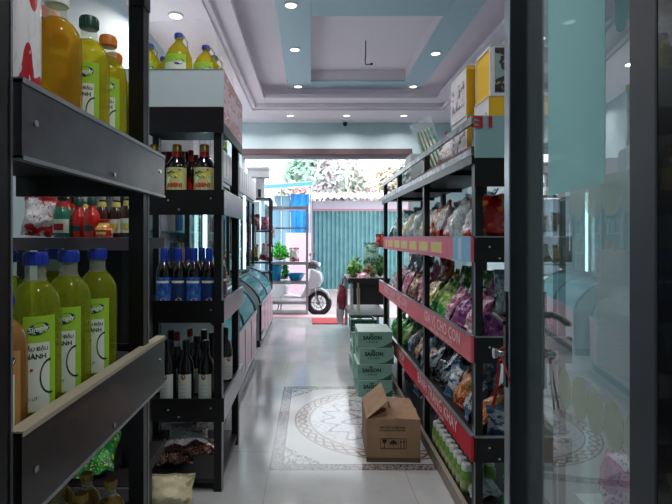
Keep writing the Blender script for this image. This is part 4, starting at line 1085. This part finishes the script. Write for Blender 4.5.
# yellow and white cartons on the top shelf
YW = mat('carton_white', (.86, .86, .88), .5); YY = mat('carton_yellow', (.90, .72, .14), .5)
def ycarton(name, x0, x1, y0, y1, z0, z1, label, pic, sideY=False):
    t = thing(name, label, 'carton', (x0, y0, z0), group=None); w, d, h = x1-x0, y1-y0, z1-z0
    b = MB(); b.box(0, w, 0, d, 0, h, YY if sideY else YW)
    e = .006
    b.box(-.001, w+.001, -.0015, 0, .0, h, YW if pic else YY); 
    if pic == 'photo':
        b.box(.02, w-.02, -.003, -.0012, .015, h-.012, printed('carton_photo', (.55, .66, .66), (.16, .16, .16), (.20, .22, .20), (.70, .58, .46), .4, sc=2.6))
    else:
        b.box(e, w+.001, -.003, -.0012, .004, h-.006, YY)
    if sideY:
        b.box(-.003, -.001, .0, .012, 0, h, YW); b.box(-.003, -.001, d-.012, d, 0, h, YW); b.box(-.003, -.001, 0, d, h-.01, h, YW)
    else:
        b.box(-.0025, -.001, d*.12, d*.88, h*.25, h*.75, printed('carton_print', (.86, .86, .88), (.86, .86, .88), (.35, .38, .36), (.80, .62, .60), .5, sc=4))
    b.box(-.003, w+.001, -.004, d, h, h+.003, YW); b.build('carton_body', t, smooth=False)
    b = MB(); b.box(w*.45, w*.55, -.004, d, h+.003, h+.004, mat('tape_clear', (.80, .78, .70), .3)); b.build('tape_strip', t)
    return t
ycarton('yellow_carton', .905, 1.215, 2.44, 2.66, Z+.293, Z+.545, 'yellow carton with a framed picture on its front, beside the glass door', 'photo', True)
ycarton('yellow_carton', .895, 1.215, 2.44, 2.66, Z+.002, Z+.288, 'white and yellow carton under the one with the framed picture', None)
ycarton('yellow_carton', .862, 1.16, 2.69, 2.99, Z+.258, Z+.53, 'white carton with yellow front and grey print on its long side', None)
ycarton('yellow_carton', .866, 1.16, 2.69, 2.99, Z+.002, Z+.254, 'white carton beneath the one with grey print on its side', None)

# ---- bags at the bottom left
for st, sh_, x, y, rot, l in (('lime', 3, -0.86, 2.00, (R(-78), R(4), R(8)), 'green and white snack packet lowest of the stack low on the dark rack'),
                              ('green', 1, -0.87, 2.00, (R(-70), R(-4), R(-12)), 'bright green packet at the front of the stack low on the dark rack'),
                              ('lime', 0, -0.83, 2.00, (R(-66), R(4), R(-30)), 'green and orange packet in the middle of the stack low on the dark rack'),
                              ('orange', 3, -0.85, 2.00, (R(-70), R(6), R(14)), 'orange packet near the top of the stack low on the dark rack'),
                              ('green', 0, -0.90, 1.99, (R(-70), R(-6), R(10)), 'green packet at the top of the stack low on the dark rack'),
                              ('dark', 3, -0.84, 2.00, (R(-76), R(0), R(0)), 'dark packet on top of the green stack low on the dark rack')):
    bag(st, sh_, (x, y, .72), rot, l, None, .98, drop=True)
for st, sh_, x, y, rot, sc2, l in (('brown', 1, -.80, 2.84, (R(-84), 0, R(8)), 1.1, 'dark brown packet at the bottom under the second rack, against the outer side'),
                              ('brown', 3, -.66, 2.84, (R(-84), R(3), R(-6)), 1.0, 'dark brown packet at the bottom under the second rack, beside the front post')):
    bag(st, sh_, (x, y, .385), rot, l, None, sc2, drop=True)
bag('whitebag', 3, (-.73, 2.83, .385), (R(-74), R(-3), R(4)), 'white bag with red print lying on the brown packets under the second rack', None, 1.15, drop=True)
bag('pink', 2, (-.575, 2.85, .076), (R(-20), R(10), R(10)), 'small pink and red packet beside the front post of the second rack', None, .8, push=(0, .01))
sk = bagmesh(.26, .17, .11, 31, printed('sack_cream', (.74, .72, .58), (.70, .68, .55), (.60, .56, .40), (.78, .76, .66), .5, sc=2), wr=.02).build('rice_sack', loc=(-.76, 2.58, .005), rot=(R(-14), R(5), R(14)))
tag(sk, 'cream coloured sack leaning on the floor before the second left rack', 'sack')

# ================================================================== CARTONS ON THE FLOOR
def beer(name, cat='carton'):
    t = thing(name, 'x', cat); w, d, h = .31, .40, .143
    b = MB(); b.box(-w/2, w/2, 0, d, 0, h, MINT)
    Pf = lambda du, dv: (lambda u, v: (du+u, -.0018, dv+v))
    b.text('BIA', .022, DGREEN, Pf(-.03, h*.84), 1.0, .001); b.text('SAIGON', .044, DGREEN, Pf(-.025, h*.63), 1.05, .0022); b.text('LAGER', .021, DGREEN, Pf(-.03, h*.36), 1.9, .0006)
    b.add([(-.002, -.0012, 0), (w/2, -.0012, 0), (w/2, -.0012, h*.42), (.08, -.0012, h*.10)], [(0, 1, 2, 3)], mat('swoosh_green', (.20, .34, .29), .5))
    b.box(-w/2, w/2, -.0012, 0, h*.50, h*.515, mat('line_green', (.35, .52, .46), .5))
    Ps = lambda u, v: (-w/2-.0018, d/2-u, h*.6+v)
    b.text('SAIGON', .05, DGREEN, Ps, 1.05, .002); b.build('carton_body', t, smooth=False)
    b = MB(); b.box(-w/2-.001, w/2+.001, -.001, d/2-.002, h, h+.003, mat('carton_lid', (.70, .80, .77), .5)); b.box(-w/2-.001, w/2+.001, d/2+.002, d+.001, h, h+.003, mat('carton_lid', (.70, .80, .77), .5)); b.build('lid_flap', t)
    return t
kbx = Kind(beer('beer_carton'), 'beer carton'); G = 'green beer cartons stacked by the right rack'
for i, (dxx, l) in enumerate(((0, 'green beer carton at the bottom of the stack behind the open brown box'), (-.008, 'green beer carton second from the floor in the stack behind the open brown box'),
                              (.014, 'green beer carton third from the floor in the stack behind the open brown box'), (.0, 'green beer carton on top of the stack behind the open brown box'))):
    kbx.put((.585+dxx, 4.40+.006*i, .001+.1465*i), rnd.uniform(-.02, .02), l, G)
for i, l in enumerate(('green beer carton at the bottom of the farther pile beyond the main stack', 'green beer carton second in the farther pile beyond the main stack', 'green beer carton third in the farther pile beyond the main stack')):
    kbx.put((.60, 5.12, .001+.1465*i), .03-.03*i, l, G)
# open brown carton
oc = thing('cardboard_box', 'open brown cardboard box on the mosaic floor with its flaps up', 'box', (.53, 3.12, .002), R(-2))
w, d, h, e = .345, .42, .275, .005
b = MB(); b.box(-w/2, w/2, 0, e, .0, h, CARD); b.box(-w/2, w/2, d-e, d, 0, h, CARD); b.box(-w/2, -w/2+e, e, d-e, 0, h, CARD); b.box(w/2-e, w/2, e, d-e, 0, h, CARD); b.box(-w/2, w/2, e, d-e, 0, e, CARD)
f = lambda u, v: (u, -.0012, v)
b.text('SẢN XUẤT TẠI VIỆT NAM', .014, INK, lambda u, v: (u-.005, -.0012, .222+v), 1.0, .0006); b.text('GIỮ NƠI KHÔ RÁO THOÁNG MÁT', .011, INK, lambda u, v: (u-.005, -.0012, .203+v), 1.0, .0004)
def frame(x0, x1, z0, z1, t_):
    for q in ((x0, x1, z0, z0+t_), (x0, x1, z1-t_, z1), (x0, x0+t_, z0, z1), (x1-t_, x1, z0, z1)): b.box(q[0], q[1], -.0014, 0, q[2], q[3], INK)
frame(-.085, .085, .085, .152, .0035); b.box(-.029, -.027, -.0014, 0, .085, .152, INK); b.box(.029, .031, -.0014, 0, .085, .152, INK)
def poly(pts): b.add([(x, -.0016, z) for x, z in pts], [tuple(range(len(pts)))], INK)
poly([(-.072, .145), (-.042, .145), (-.046, .125), (-.055, .118), (-.055, .098), (-.046, .093), (-.068, .093), (-.059, .098), (-.059, .118), (-.068, .125)])
poly([(.024*cos(pi*i/12), .115+.026*sin(pi*i/12)) for i in range(13)]); b.box(-.0015, .0015, -.0015, 0, .092, .116, INK)
for x in (.048, .068): poly([(x-.008, .128), (x, .145), (x+.008, .128), (x+.003, .128), (x+.003, .093), (x-.003, .093), (x-.003, .128)])
b.box(-w/2, w/2, -.0012, .0, .0, .028, mat('dark_base_card', (.36, .29, .24), .8)); b.build('box_body', oc, smooth=False)  # darker band along the foot of the front face
def flap(name, pts, hinge, ax, ang):
    b = MB(); vs = [Vector(p) for p in pts]; M = Matrix.Translation(hinge) @ Matrix.Rotation(R(ang), 4, ax); b.M = M
    n_ = len(pts); b.add([(p[0], p[1], 0) for p in pts]+[(p[0], p[1], .004) for p in pts], [tuple(range(n_-1, -1, -1)), tuple(range(n_, 2*n_))]+[(i, (i+1) % n_, (i+1) % n_+n_, i+n_) for i in range(n_)], CARD)
    return b.build(name, oc, smooth=False)
flap('flap', [(0, 0), (0, d-.01), (-.18, d-.01), (-.18, .0)], (-w/2, .004, h), 'Y', 140)       # left flap stands half up, leaning over the opening
flap('flap', [(0, 0), (0, d-.01), (.165, d-.01), (.165, 0)], (w/2, .004, h), 'Y', 182)           # right flap folded across
flap('flap', [(-w/2+.01, 0), (w/2-.01, 0), (w/2-.01, .13), (-w/2+.01, .13)], (0, d, h), 'X', 196)
flap('flap', [(-w/2+.02, 0), (w/2-.01, 0), (w/2-.01, -.12), (-w/2+.02, -.12)], (0, 0, h-.006), 'X', 200)

# pink bag of goods behind the glass door, on a white carton
ws = thing('white_carton', 'white carton standing behind the glass door at the lower right', 'carton', (1.27, 1.99, 0))
b = MB(); b.box(-.13, .13, -.11, .11, 0, .34, WHITE); b.box(-.13, .13, -.1115, -.11, .27, .29, mat('pink_band', (.84, .40, .62), .5)); b.build('carton_body', ws, bevel=.003); MB().box(-.02, .02, -.111, .11, .34, .342, mat('tape_clear', (.80, .78, .70), .3)).build('tape_strip', ws)
tag(bagmesh(.19, .22, .11, 17, printed('bag_magenta', (.86, .40, .66), (.90, .62, .78), (.92, .84, .90), (.66, .16, .44), .25, sc=2.5)).build('snack_bag', loc=(1.27, 1.99, .352), rot=(R(-4), R(4), R(15))), 'pink and white bag on the white carton behind the glass door', 'bag')
# on top of the near fridge: what the door glass mirrors
fb = bagmesh(.46, .66, .24, 23, printed('bag_limey', (.70, .76, .14), (.60, .68, .12), (.80, .82, .30), (.36, .50, .10), .35, sc=2.5), wr=.03).build('plastic_sack', loc=(-1.10, 5.50, 2.445), rot=(R(-4), R(4), R(60)))
tag(fb, 'big yellow green plastic sack on top of the near fridge, mirrored in the glass door', 'sack')
rbx = MB(); rbx.box(-1.50, -1.28, 5.44, 5.70, 2.402, 3.20, mat('red_box', (.84, .30, .32), .5)); tag(rbx.build('red_box', bevel=.004), 'red box on top of the near fridge, mirrored in the glass door', 'box')

# ================================================================== BY THE DOORWAY
# dark rack beside the column
kr = thing('shelving_rack', 'narrow dark metal rack beside the far fridge at the doorway', 'shelving rack', (-1.16, 8.30, 0))
for x in (0, .44):
    for y in (0, .34):
        b = MB(); b.box(x, x+.035, y, y+.035, 0, 2.12, BLACK); b.build('post', kr)
for z in (.25, .85, 1.02, 1.56, 2.12):
    b = MB(); b.box(.0, .475, 0, .375, z-.025, z, FDARK); b.build('shelf', kr)
bag('brown', 0, (-.99, 8.45, 1.563), (R(-10), 0, R(10)), 'brown packet beside the pink one, upper shelf of the narrow dark rack', None, 1.2)
bag('pink', 0, (-.80, 8.45, 1.563), (R(-10), 0, R(-10)), 'pink packet on the upper shelf of the narrow dark rack', None, 1.0)
bag('yellow', 1, (-1.02, 8.47, 1.024), (R(-12), 0, R(10)), 'yellow bag on the middle shelf of the narrow dark rack', None, 1.1)
bag('whitered', 1, (-.82, 8.47, 1.024), (R(-14), R(10), R(-10)), 'white and red bag on the middle shelf of the narrow dark rack', None, 1.1)
bkt = thing('white_basket', 'white plastic basket low down on the narrow dark rack', 'basket', (-.92, 8.49, .254))
b = MB()
for k in range(5): b.ring((0, 0, .03+.04*k), .13+.008*k, .006, WHITE, 'z', 24, 6)
for k in range(20):
    a = 2*pi*k/20; b.tube([(.125*cos(a), .125*sin(a), .0), (.165*cos(a), .165*sin(a), .20)], .005, WHITE, 5)
b.lathe([(.001, 0), (.125, 0), (.128, .01), (.001, .01)], WHITE, 20); b.build('basket_wall', bkt)
b = MB(); b.ring((0, 0, .20), .166, .010, WHITE, 'z', 24, 6); b.build('rim', bkt)

# stainless rack in the doorway
STEEL = worn('stainless', (.74, .72, .74), (.64, .62, .64), 4, .3, .7)
SRX, SRY = -.86, 9.08
st_ = thing('stainless_rack', 'tall stainless steel rack standing just outside the doorway before the scooter', 'shelving rack', (SRX, SRY, -.18))
for x in (0, .765):
    for y in (0, .42):
        b = MB(); b.box(x, x+.04, y, y+.04, .04, 2.24, STEEL); b.lathe([(.001, 0), (.03, 0), (.03, .04), (.001, .04)], BLACK, 10, cx=x+.02, cy=y+.02); b.build('post', st_)
for z in (.20, .42, .80, 1.16, 2.20):
    b = MB(); b.box(.0, .805, .0, .46, z-.05, z, STEEL); b.box(.0, .805, -.004, .0, z-.05, z+.004, STEEL); b.build('shelf', st_)
b = MB(); b.box(.04, .765, .01, .03, 1.78, 1.81, STEEL); b.build('cross_rail', st_)
def leafbunch(t, r, cols, seed, n_=160, c=(0, 0, 0), name='leaves'):
    rn = random.Random(seed); b = MB(); ms = [mat('veg_%d_%d' % (seed, i), q, .5) for i, q in enumerate(cols)]
    for i in range(n_):
        d_ = Vector((rn.gauss(0, 1), rn.gauss(0, 1), abs(rn.gauss(0, 1)))).normalized()
        p = Vector((d_.x*r[0], d_.y*r[1], d_.z*r[2]+.055))*rn.uniform(.6, 1)+Vector(c)+Vector((0, 0, .02))
        u = (d_+Vector((rn.gauss(0, .5), rn.gauss(0, .5), rn.gauss(0, .5)))).normalized(); w_ = u.orthogonal().normalized(); s_ = rn.uniform(.03, .05)
        q = u.cross(w_)*.3*s_
        b.add([p-u*s_, p-w_*s_*.5+q, p+u*s_, p+w_*s_*.5+q], [(0, 1, 2, 3)], ms[i % len(ms)])
    b.ell((c[0], c[1], c[2]+r[2]*.5), (r[0]*.7, r[1]*.7, r[2]*.45), ms[0], bump=.15, seed=seed)
    o = b.build(name, t, smooth=False)
    k = MB(); k.ring((c[0], c[1], c[2]+r[2]*.22), r[0]*.74, .008, mat('tie_band', (.72, .40, .36), .5), 'z', 18, 5); k.build('tie_band', t)
    return o
gv = thing('green_vegetables', 'heap of bright green leafy vegetables on the middle shelf of the stainless rack', 'vegetables', (SRX+.27, SRY+.23, -.18+1.162))
leafbunch(gv, (.17, .12, .30), [(.36, .82, .36), (.50, .88, .46), (.28, .70, .34)], 41, 260)
gv = thing('green_vegetables', 'smaller green leafy bunch beside the blue tub on the stainless rack', 'vegetables', (SRX+.365, SRY+.30, -.18+.802))
leafbunch(gv, (.06, .10, .28), [(.36, .82, .36), (.50, .88, .46), (.28, .70, .34)], 43, 120)
BLU = mat('tub_blue', (.06, .60, .82), .35)
b = MB(); b.lathe([(.001, 0), (.11, 0), (.13, .28), (.137, .285), (.137, .295), (.12, .295), (.105, .02), (.001, .02)], BLU, 24); tag(b.build('plastic_bucket', loc=(SRX+.17, SRY+.20, -.18+.802)), 'blue plastic tub on the left of the stainless rack shelf', 'tub')
b = MB(); b.lathe([(.001, 0), (.10, 0), (.17, .12), (.18, .125), (.18, .132), (.16, .13), (.09, .012), (.001, .012)], BLU, 24); tag(b.build('plastic_basin', loc=(SRX+.57, SRY+.21, -.18+.802)), 'wide blue basin on the right of the stainless rack shelf', 'basin')
wt = MB(); wt.box(-.06, .06, -.004, .004, -.22, 0, WHITE); wt.tube([(-.05, 0, 0), (0, 0, .05), (.05, 0, 0)], .004, WHITE, 5); wt.box(-.04, .04, -.006, -.004, -.12, -.08, mat('pink_band', (.84, .40, .62), .5))
tag(wt.build('price_tag', loc=(SRX+.13, SRY-.008, -.18+1.83)), 'white hanging card on the cross rail of the stainless rack', 'card')
bag('clear', 1, (SRX+.10, SRY+.2, -.18+2.202), (R(-50), 0, R(20)), 'crumpled white plastic bag on top of the stainless rack', None, 1.3)
bag('whitered', 0, (SRX+.54, SRY+.20, -.18+1.163), (R(-8), 0, R(5)), 'white and pink bag right of the leafy heap on the stainless rack', None, 1.1)

# ------------------------------------------------------------------ scooter
sx, sy, sz = .155, 10.0, -.18
sc_ = thing('scooter', 'white motor scooter parked outside behind the stainless rack, facing right', 'scooter', (sx, sy, sz), R(-8))
SW = mat('scooter_white', (.74, .73, .75), .2, coat=.8); SG = mat('scooter_grey', (.34, .32, .36), .4); TY = mat('tyre', (.14, .13, .14), .7)
def wheel(x):
    b = MB(); b.ring((x, 0, .275), .215, .058, TY, 'y', 32, 8); w_ = b.build('wheel', sc_)
    b = MB(); b.ring((x, 0, .275), .165, .016, CHROME, 'y', 28, 6); b.tube([(x, -.05, .275), (x, .05, .275)], .04, SG, 12)
    for k in range(6):
        a = k*pi/3; b.tube([(x, 0, .275), (x+.165*cos(a), 0, .275+.165*sin(a))], .012, CHROME, 6)
    b.ring((x, -.03, .275), .10, .008, STEELEDGE, 'y', 20, 5); b.build('rim', w_)
wheel(0); wheel(-1.28)
def shell(name, outline, hw, m, bev=.02, sub=0):
    b = MB(); b.prism(outline, 1, -hw, hw, m); o = b.build(name, sc_, bevel=bev); return o
shell('front_fender', [(.27, .36), (.20, .50), (.06, .585), (-.10, .56), (-.24, .44), (-.20, .41), (-.08, .51), (.05, .535), (.17, .46), (.22, .36)], .075, SW, .015)
shell('leg_shield', [(.02, .60), (.10, .74), (.06, .90), (-.10, 1.00), (-.17, .98), (-.20, .80), (-.30, .56), (-.38, .40), (-.34, .34), (-.22, .42), (-.12, .55)], .17, SW, .04)
shell('headlight_cowl', [(-.22, .98), (-.06, .97), (.02, 1.02), (.0, 1.10), (-.10, 1.15), (-.22, 1.12)], .15, SG, .04)
shell('floorboard', [(-.34, .34), (-.34, .42), (-.72, .46), (-.78, .30), (-.40, .28)], .15, SW, .03)
shell('body_cover', [(-.66, .40), (-.64, .66), (-.80, .78), (-1.10, .82), (-1.48, .92), (-1.62, .90), (-1.50, .74), (-1.30, .58), (-1.02, .40), (-.85, .30)], .15, SW, .05)
shell('seat', [(-.64, .76), (-.70, .83), (-1.0, .86), (-1.25, .93), (-1.50, .95), (-1.50, .91), (-1.10, .82), (-.80, .76)], .13, mat('seat_black', (.12, .11, .12), .5), .03)
shell('rear_fender', [(-1.62, .80), (-1.70, .50), (-1.66, .48), (-1.52, .72)], .07, SG, .01)
b = MB(); b.tube([(0, -.07, .275), (-.06, -.07, .52), (-.13, -.04, .72)], .022, CHROME); b.tube([(0, .07, .275), (-.06, .07, .52), (-.13, .04, .72)], .022, CHROME); b.build('front_fork', sc_)
b = MB(); b.tube([(-.14, -.34, 1.10), (-.12, -.15, 1.08), (-.12, .15, 1.08), (-.14, .34, 1.10)], .014, SG); b.tube([(-.14, -.36, 1.10), (-.14, -.26, 1.10)], .02, BLACK); b.tube([(-.14, .26, 1.10), (-.14, .36, 1.10)], .02, BLACK); b.build('handlebar', sc_)
for s_ in (-1, 1):
    b = MB(); b.tube([(-.12, s_*.24, 1.10), (-.13, s_*.30, 1.24)], .006, BLACK, 6); b.ell((-.13, s_*.31, 1.28), (.015, .06, .04), BLACK); b.build('mirror', sc_)
b = MB(); b.tube([(-.75, -.17, .30), (-1.05, -.18, .32), (-1.5, -.19, .42)], [.03, .05, .055], STEELEDGE); b.build('exhaust', sc_)
b = MB(); b.tube([(-.80, .10, .30), (-.84, .22, .02)], .012, BLACK, 6); b.tube([(-.80, -.10, .30), (-.84, -.22, .02)], .012, BLACK, 6); b.build('side_stand', sc_)
b = MB(); b.ell((.015, 0, 1.06), (.03, .09, .045), mat('lamp_glass', (.90, .92, .95), .1)); b.build('headlight', sc_)

# ------------------------------------------------------------------ produce stand on the right of the doorway
ps = thing('produce_stand', 'dark produce table with trays at the right end of the aisle by the doorway', 'table', (.56, 6.95, 0))
TW = mat('stand_dark', (.16, .14, .15), .5); GM = mat('stand_grey', (.52, .54, .58), .5)
for x in (0, .52):
    for y in (0, 1.05):
        b = MB(); b.box(x, x+.045, y, y+.045, 0, .80, GM); b.build('leg', ps)
b = MB(); b.box(-.03, .60, -.03, 1.13, .80, .84, TW); b.box(-.03, .60, -.04, -.03, .78, .86, TW); b.build('table_top', ps, bevel=.003)
b = MB(); b.box(0, .56, 0, 1.09, .30, .33, TW); b.build('lower_shelf', ps)
b = MB(); b.box(.045, .52, .01, .03, .48, .78, TW); b.build('apron', ps)
for x, y, z, r_, cols, sd, l in ((.64, 7.2, .842, (.10, .11, .16), [(.35, .66, .30), (.55, .78, .45), (.85, .88, .70)], 51, 'pale green cabbage bunch at the near left of the produce table'),
                                 (.86, 7.15, .842, (.10, .11, .13), [(.72, .70, .52), (.80, .76, .62), (.56, .50, .40)], 52, 'brownish root vegetables in the middle of the produce table'),
                                 (1.04, 7.3, .842, (.09, .12, .26), [(.20, .52, .28), (.32, .64, .34), (.60, .72, .40)], 53, 'dark green leafy bunch at the right of the produce table'),
                                 (.70, 7.7, .842, (.12, .12, .22), [(.42, .74, .50), (.62, .84, .66), (.86, .90, .80)], 54, 'light green leafy bunch at the far left of the produce table'),
                                 (.96, 7.75, .842, (.11, .12, .32), [(.24, .60, .40), (.40, .72, .50), (.80, .60, .55)], 55, 'tall green leafy bunch at the far right of the produce table')):
    gv = thing('leafy_vegetables', l, 'vegetables', (x, y, z)); leafbunch(gv, r_, cols, sd, 150)
bag('pink', 3, (.76, 6.955, .842), (R(-68), 0, R(6)), 'pink packet on the front edge of the produce table', None, .9)
for y, cols, l in ((7.15, (.45, .10, .18), 'dark maroon cloth bag hanging on the left side of the produce table'), (7.5, (.62, .62, .64), 'grey cloth bag hanging on the left side of the produce table behind the maroon one')):
    hm = mat('cloth_%d' % int(y*10), cols, .8)
    t = thing('hanging_bag', l, 'bag', (.45, y, .80))
    b = bagmesh(.26, .36 if y < 7.3 else .60, .10, int(y*10), hm, wr=.02); b.M = Matrix.Identity(4); b.build('bag_body', t, loc=(0, 0, -.42 if y < 7.3 else -.70), rot=(0, 0, R(-75)))
    b = MB(); b.tube([(0, .08, -.08), (.03, .06, .02), (.06, .04, .045), (.03, .0, .02), (0, -.06, -.08)], .007, hm, 6); b.build('strap', t)
rh = thing('hanging_bag', 'bright red bag hanging on the far post of the long rack below eye height', 'bag', (.80, 5.50, 1.50))
bagmesh(.14, .15, .07, 8, printed('bag_crimson', (.74, .08, .10), (.66, .06, .09), (.82, .22, .18), (.88, .80, .72), .4, sc=3), wr=.02).build('bag_body', rh, loc=(0, 0, -.165), rot=(0, 0, R(-20)))
MB().tube([(0, 0, -.03), (.01, -.03, .0), (.012, -.05, .01)], .004, RED, 6).build('strap', rh)
hgt = thing('hanging_bag', 'green and white plastic bags hung at the far end of the right rack', 'bag', (.76, 6.08, 1.42))
bagmesh(.22, .26, .08, 61, printed('bag_mint', (.66, .84, .76), (.10, .50, .36), (.16, .60, .44), (.90, .94, .92), .3, sc=3)).build('bag_body', hgt, loc=(0, 0, -.30), rot=(0, 0, R(-40)))
MB().tube([(.0, 0, -.05), (.06, -.12, .0), (.10, -.42, .02)], .005, WHITE, 6).build('strap', hgt)
for k, (px_, l) in enumerate(((352, 'bundle of white sticks standing left before the produce table'), (359, 'bundle of pale bamboo sticks standing right before the produce table'))):
    p = at(px_, 300, 6.75); b = MB()
    for q in range(7):
        a = q*.9; b.tube([(.012*cos(a), .012*sin(a), 0), (.02*cos(a+.4), .10+.015*sin(a), .72+.04*(q % 3))], .004, mat('pale_stick', (.80, .80, .80), .6) if k == 0 else mat('bamboo', (.72, .68, .60), .6), 5)
    tag(b.build('stick_bundle', loc=(p.x, 6.75, .002)), l, 'sticks')
gc = thing('green_crate', 'small green plastic crate on the farther pile of beer cartons', 'crate', (.53, 5.18, .442))
GCM = mat('crate_green', (.10, .36, .28), .5)
b = MB(); b.box(-.10, .17, 0, .32, 0, .015, GCM)
for q in ((-.10, .17, 0, .012), (-.10, .17, .308, .32), (-.10, -.088, 0, .32), (.158, .17, 0, .32)):
    for z in (.02, .055, .09): b.box(q[0], q[1], q[2], q[3], z, z+.022, GCM)
for x in (-.10, .03, .158):
    for y in (0, .308): b.box(x, x+.012, y, y+.012, 0, .112, GCM)
b.build('crate_wall', gc)
for q in (-.004, .316): b = MB(); b.box(-.104, .174, q, q+.008, .108, .122, GCM); b.build('rim_bar', gc)

# ================================================================== LIGHT, SKY, CAMERA
w = bpy.data.worlds.new('sky'); bpy.context.scene.world = w; w.use_nodes = True
bg = w.node_tree.nodes['Background']; bg.inputs[0].default_value = (.88, .95, 1.0, 1); bg.inputs[1].default_value = 3.4
sun = bpy.data.lights.new('hazy_sun', 'SUN'); sun.energy = 1.2; sun.angle = R(40); sun.color = (1, .97, .95)
so = bpy.data.objects.new('hazy_sun', sun); C.objects.link(so); so.rotation_euler = (R(-32), R(12), 0)
cam = bpy.data.cameras.new('camera'); cam.sensor_width = 36; cam.lens = 36*F/672; cam.shift_x = (336-CX)/672; cam.shift_y = -(252-CY)/672
cam.clip_start = .02; cam.clip_end = 200
co = bpy.data.objects.new('camera', cam); C.objects.link(co); co.location = (0, 0, H); co.rotation_euler = (R(90), 0, 0)
for K in BK.values():
    if not K.used: bpy.data.objects.remove(K.o)
sc = bpy.context.scene; sc.camera = co
sc.view_settings.view_transform = 'Standard'; sc.view_settings.look = 'None'; sc.view_settings.exposure = .22; sc.view_settings.gamma = 1
sc.view_settings.use_curve_mapping = False
sc.cycles.use_denoising = True; sc.cycles.max_bounces = 10; sc.cycles.transparent_max_bounces = 16; sc.cycles.sample_clamp_indirect = 6
sc.cycles.caustics_reflective = False; sc.cycles.caustics_refractive = False
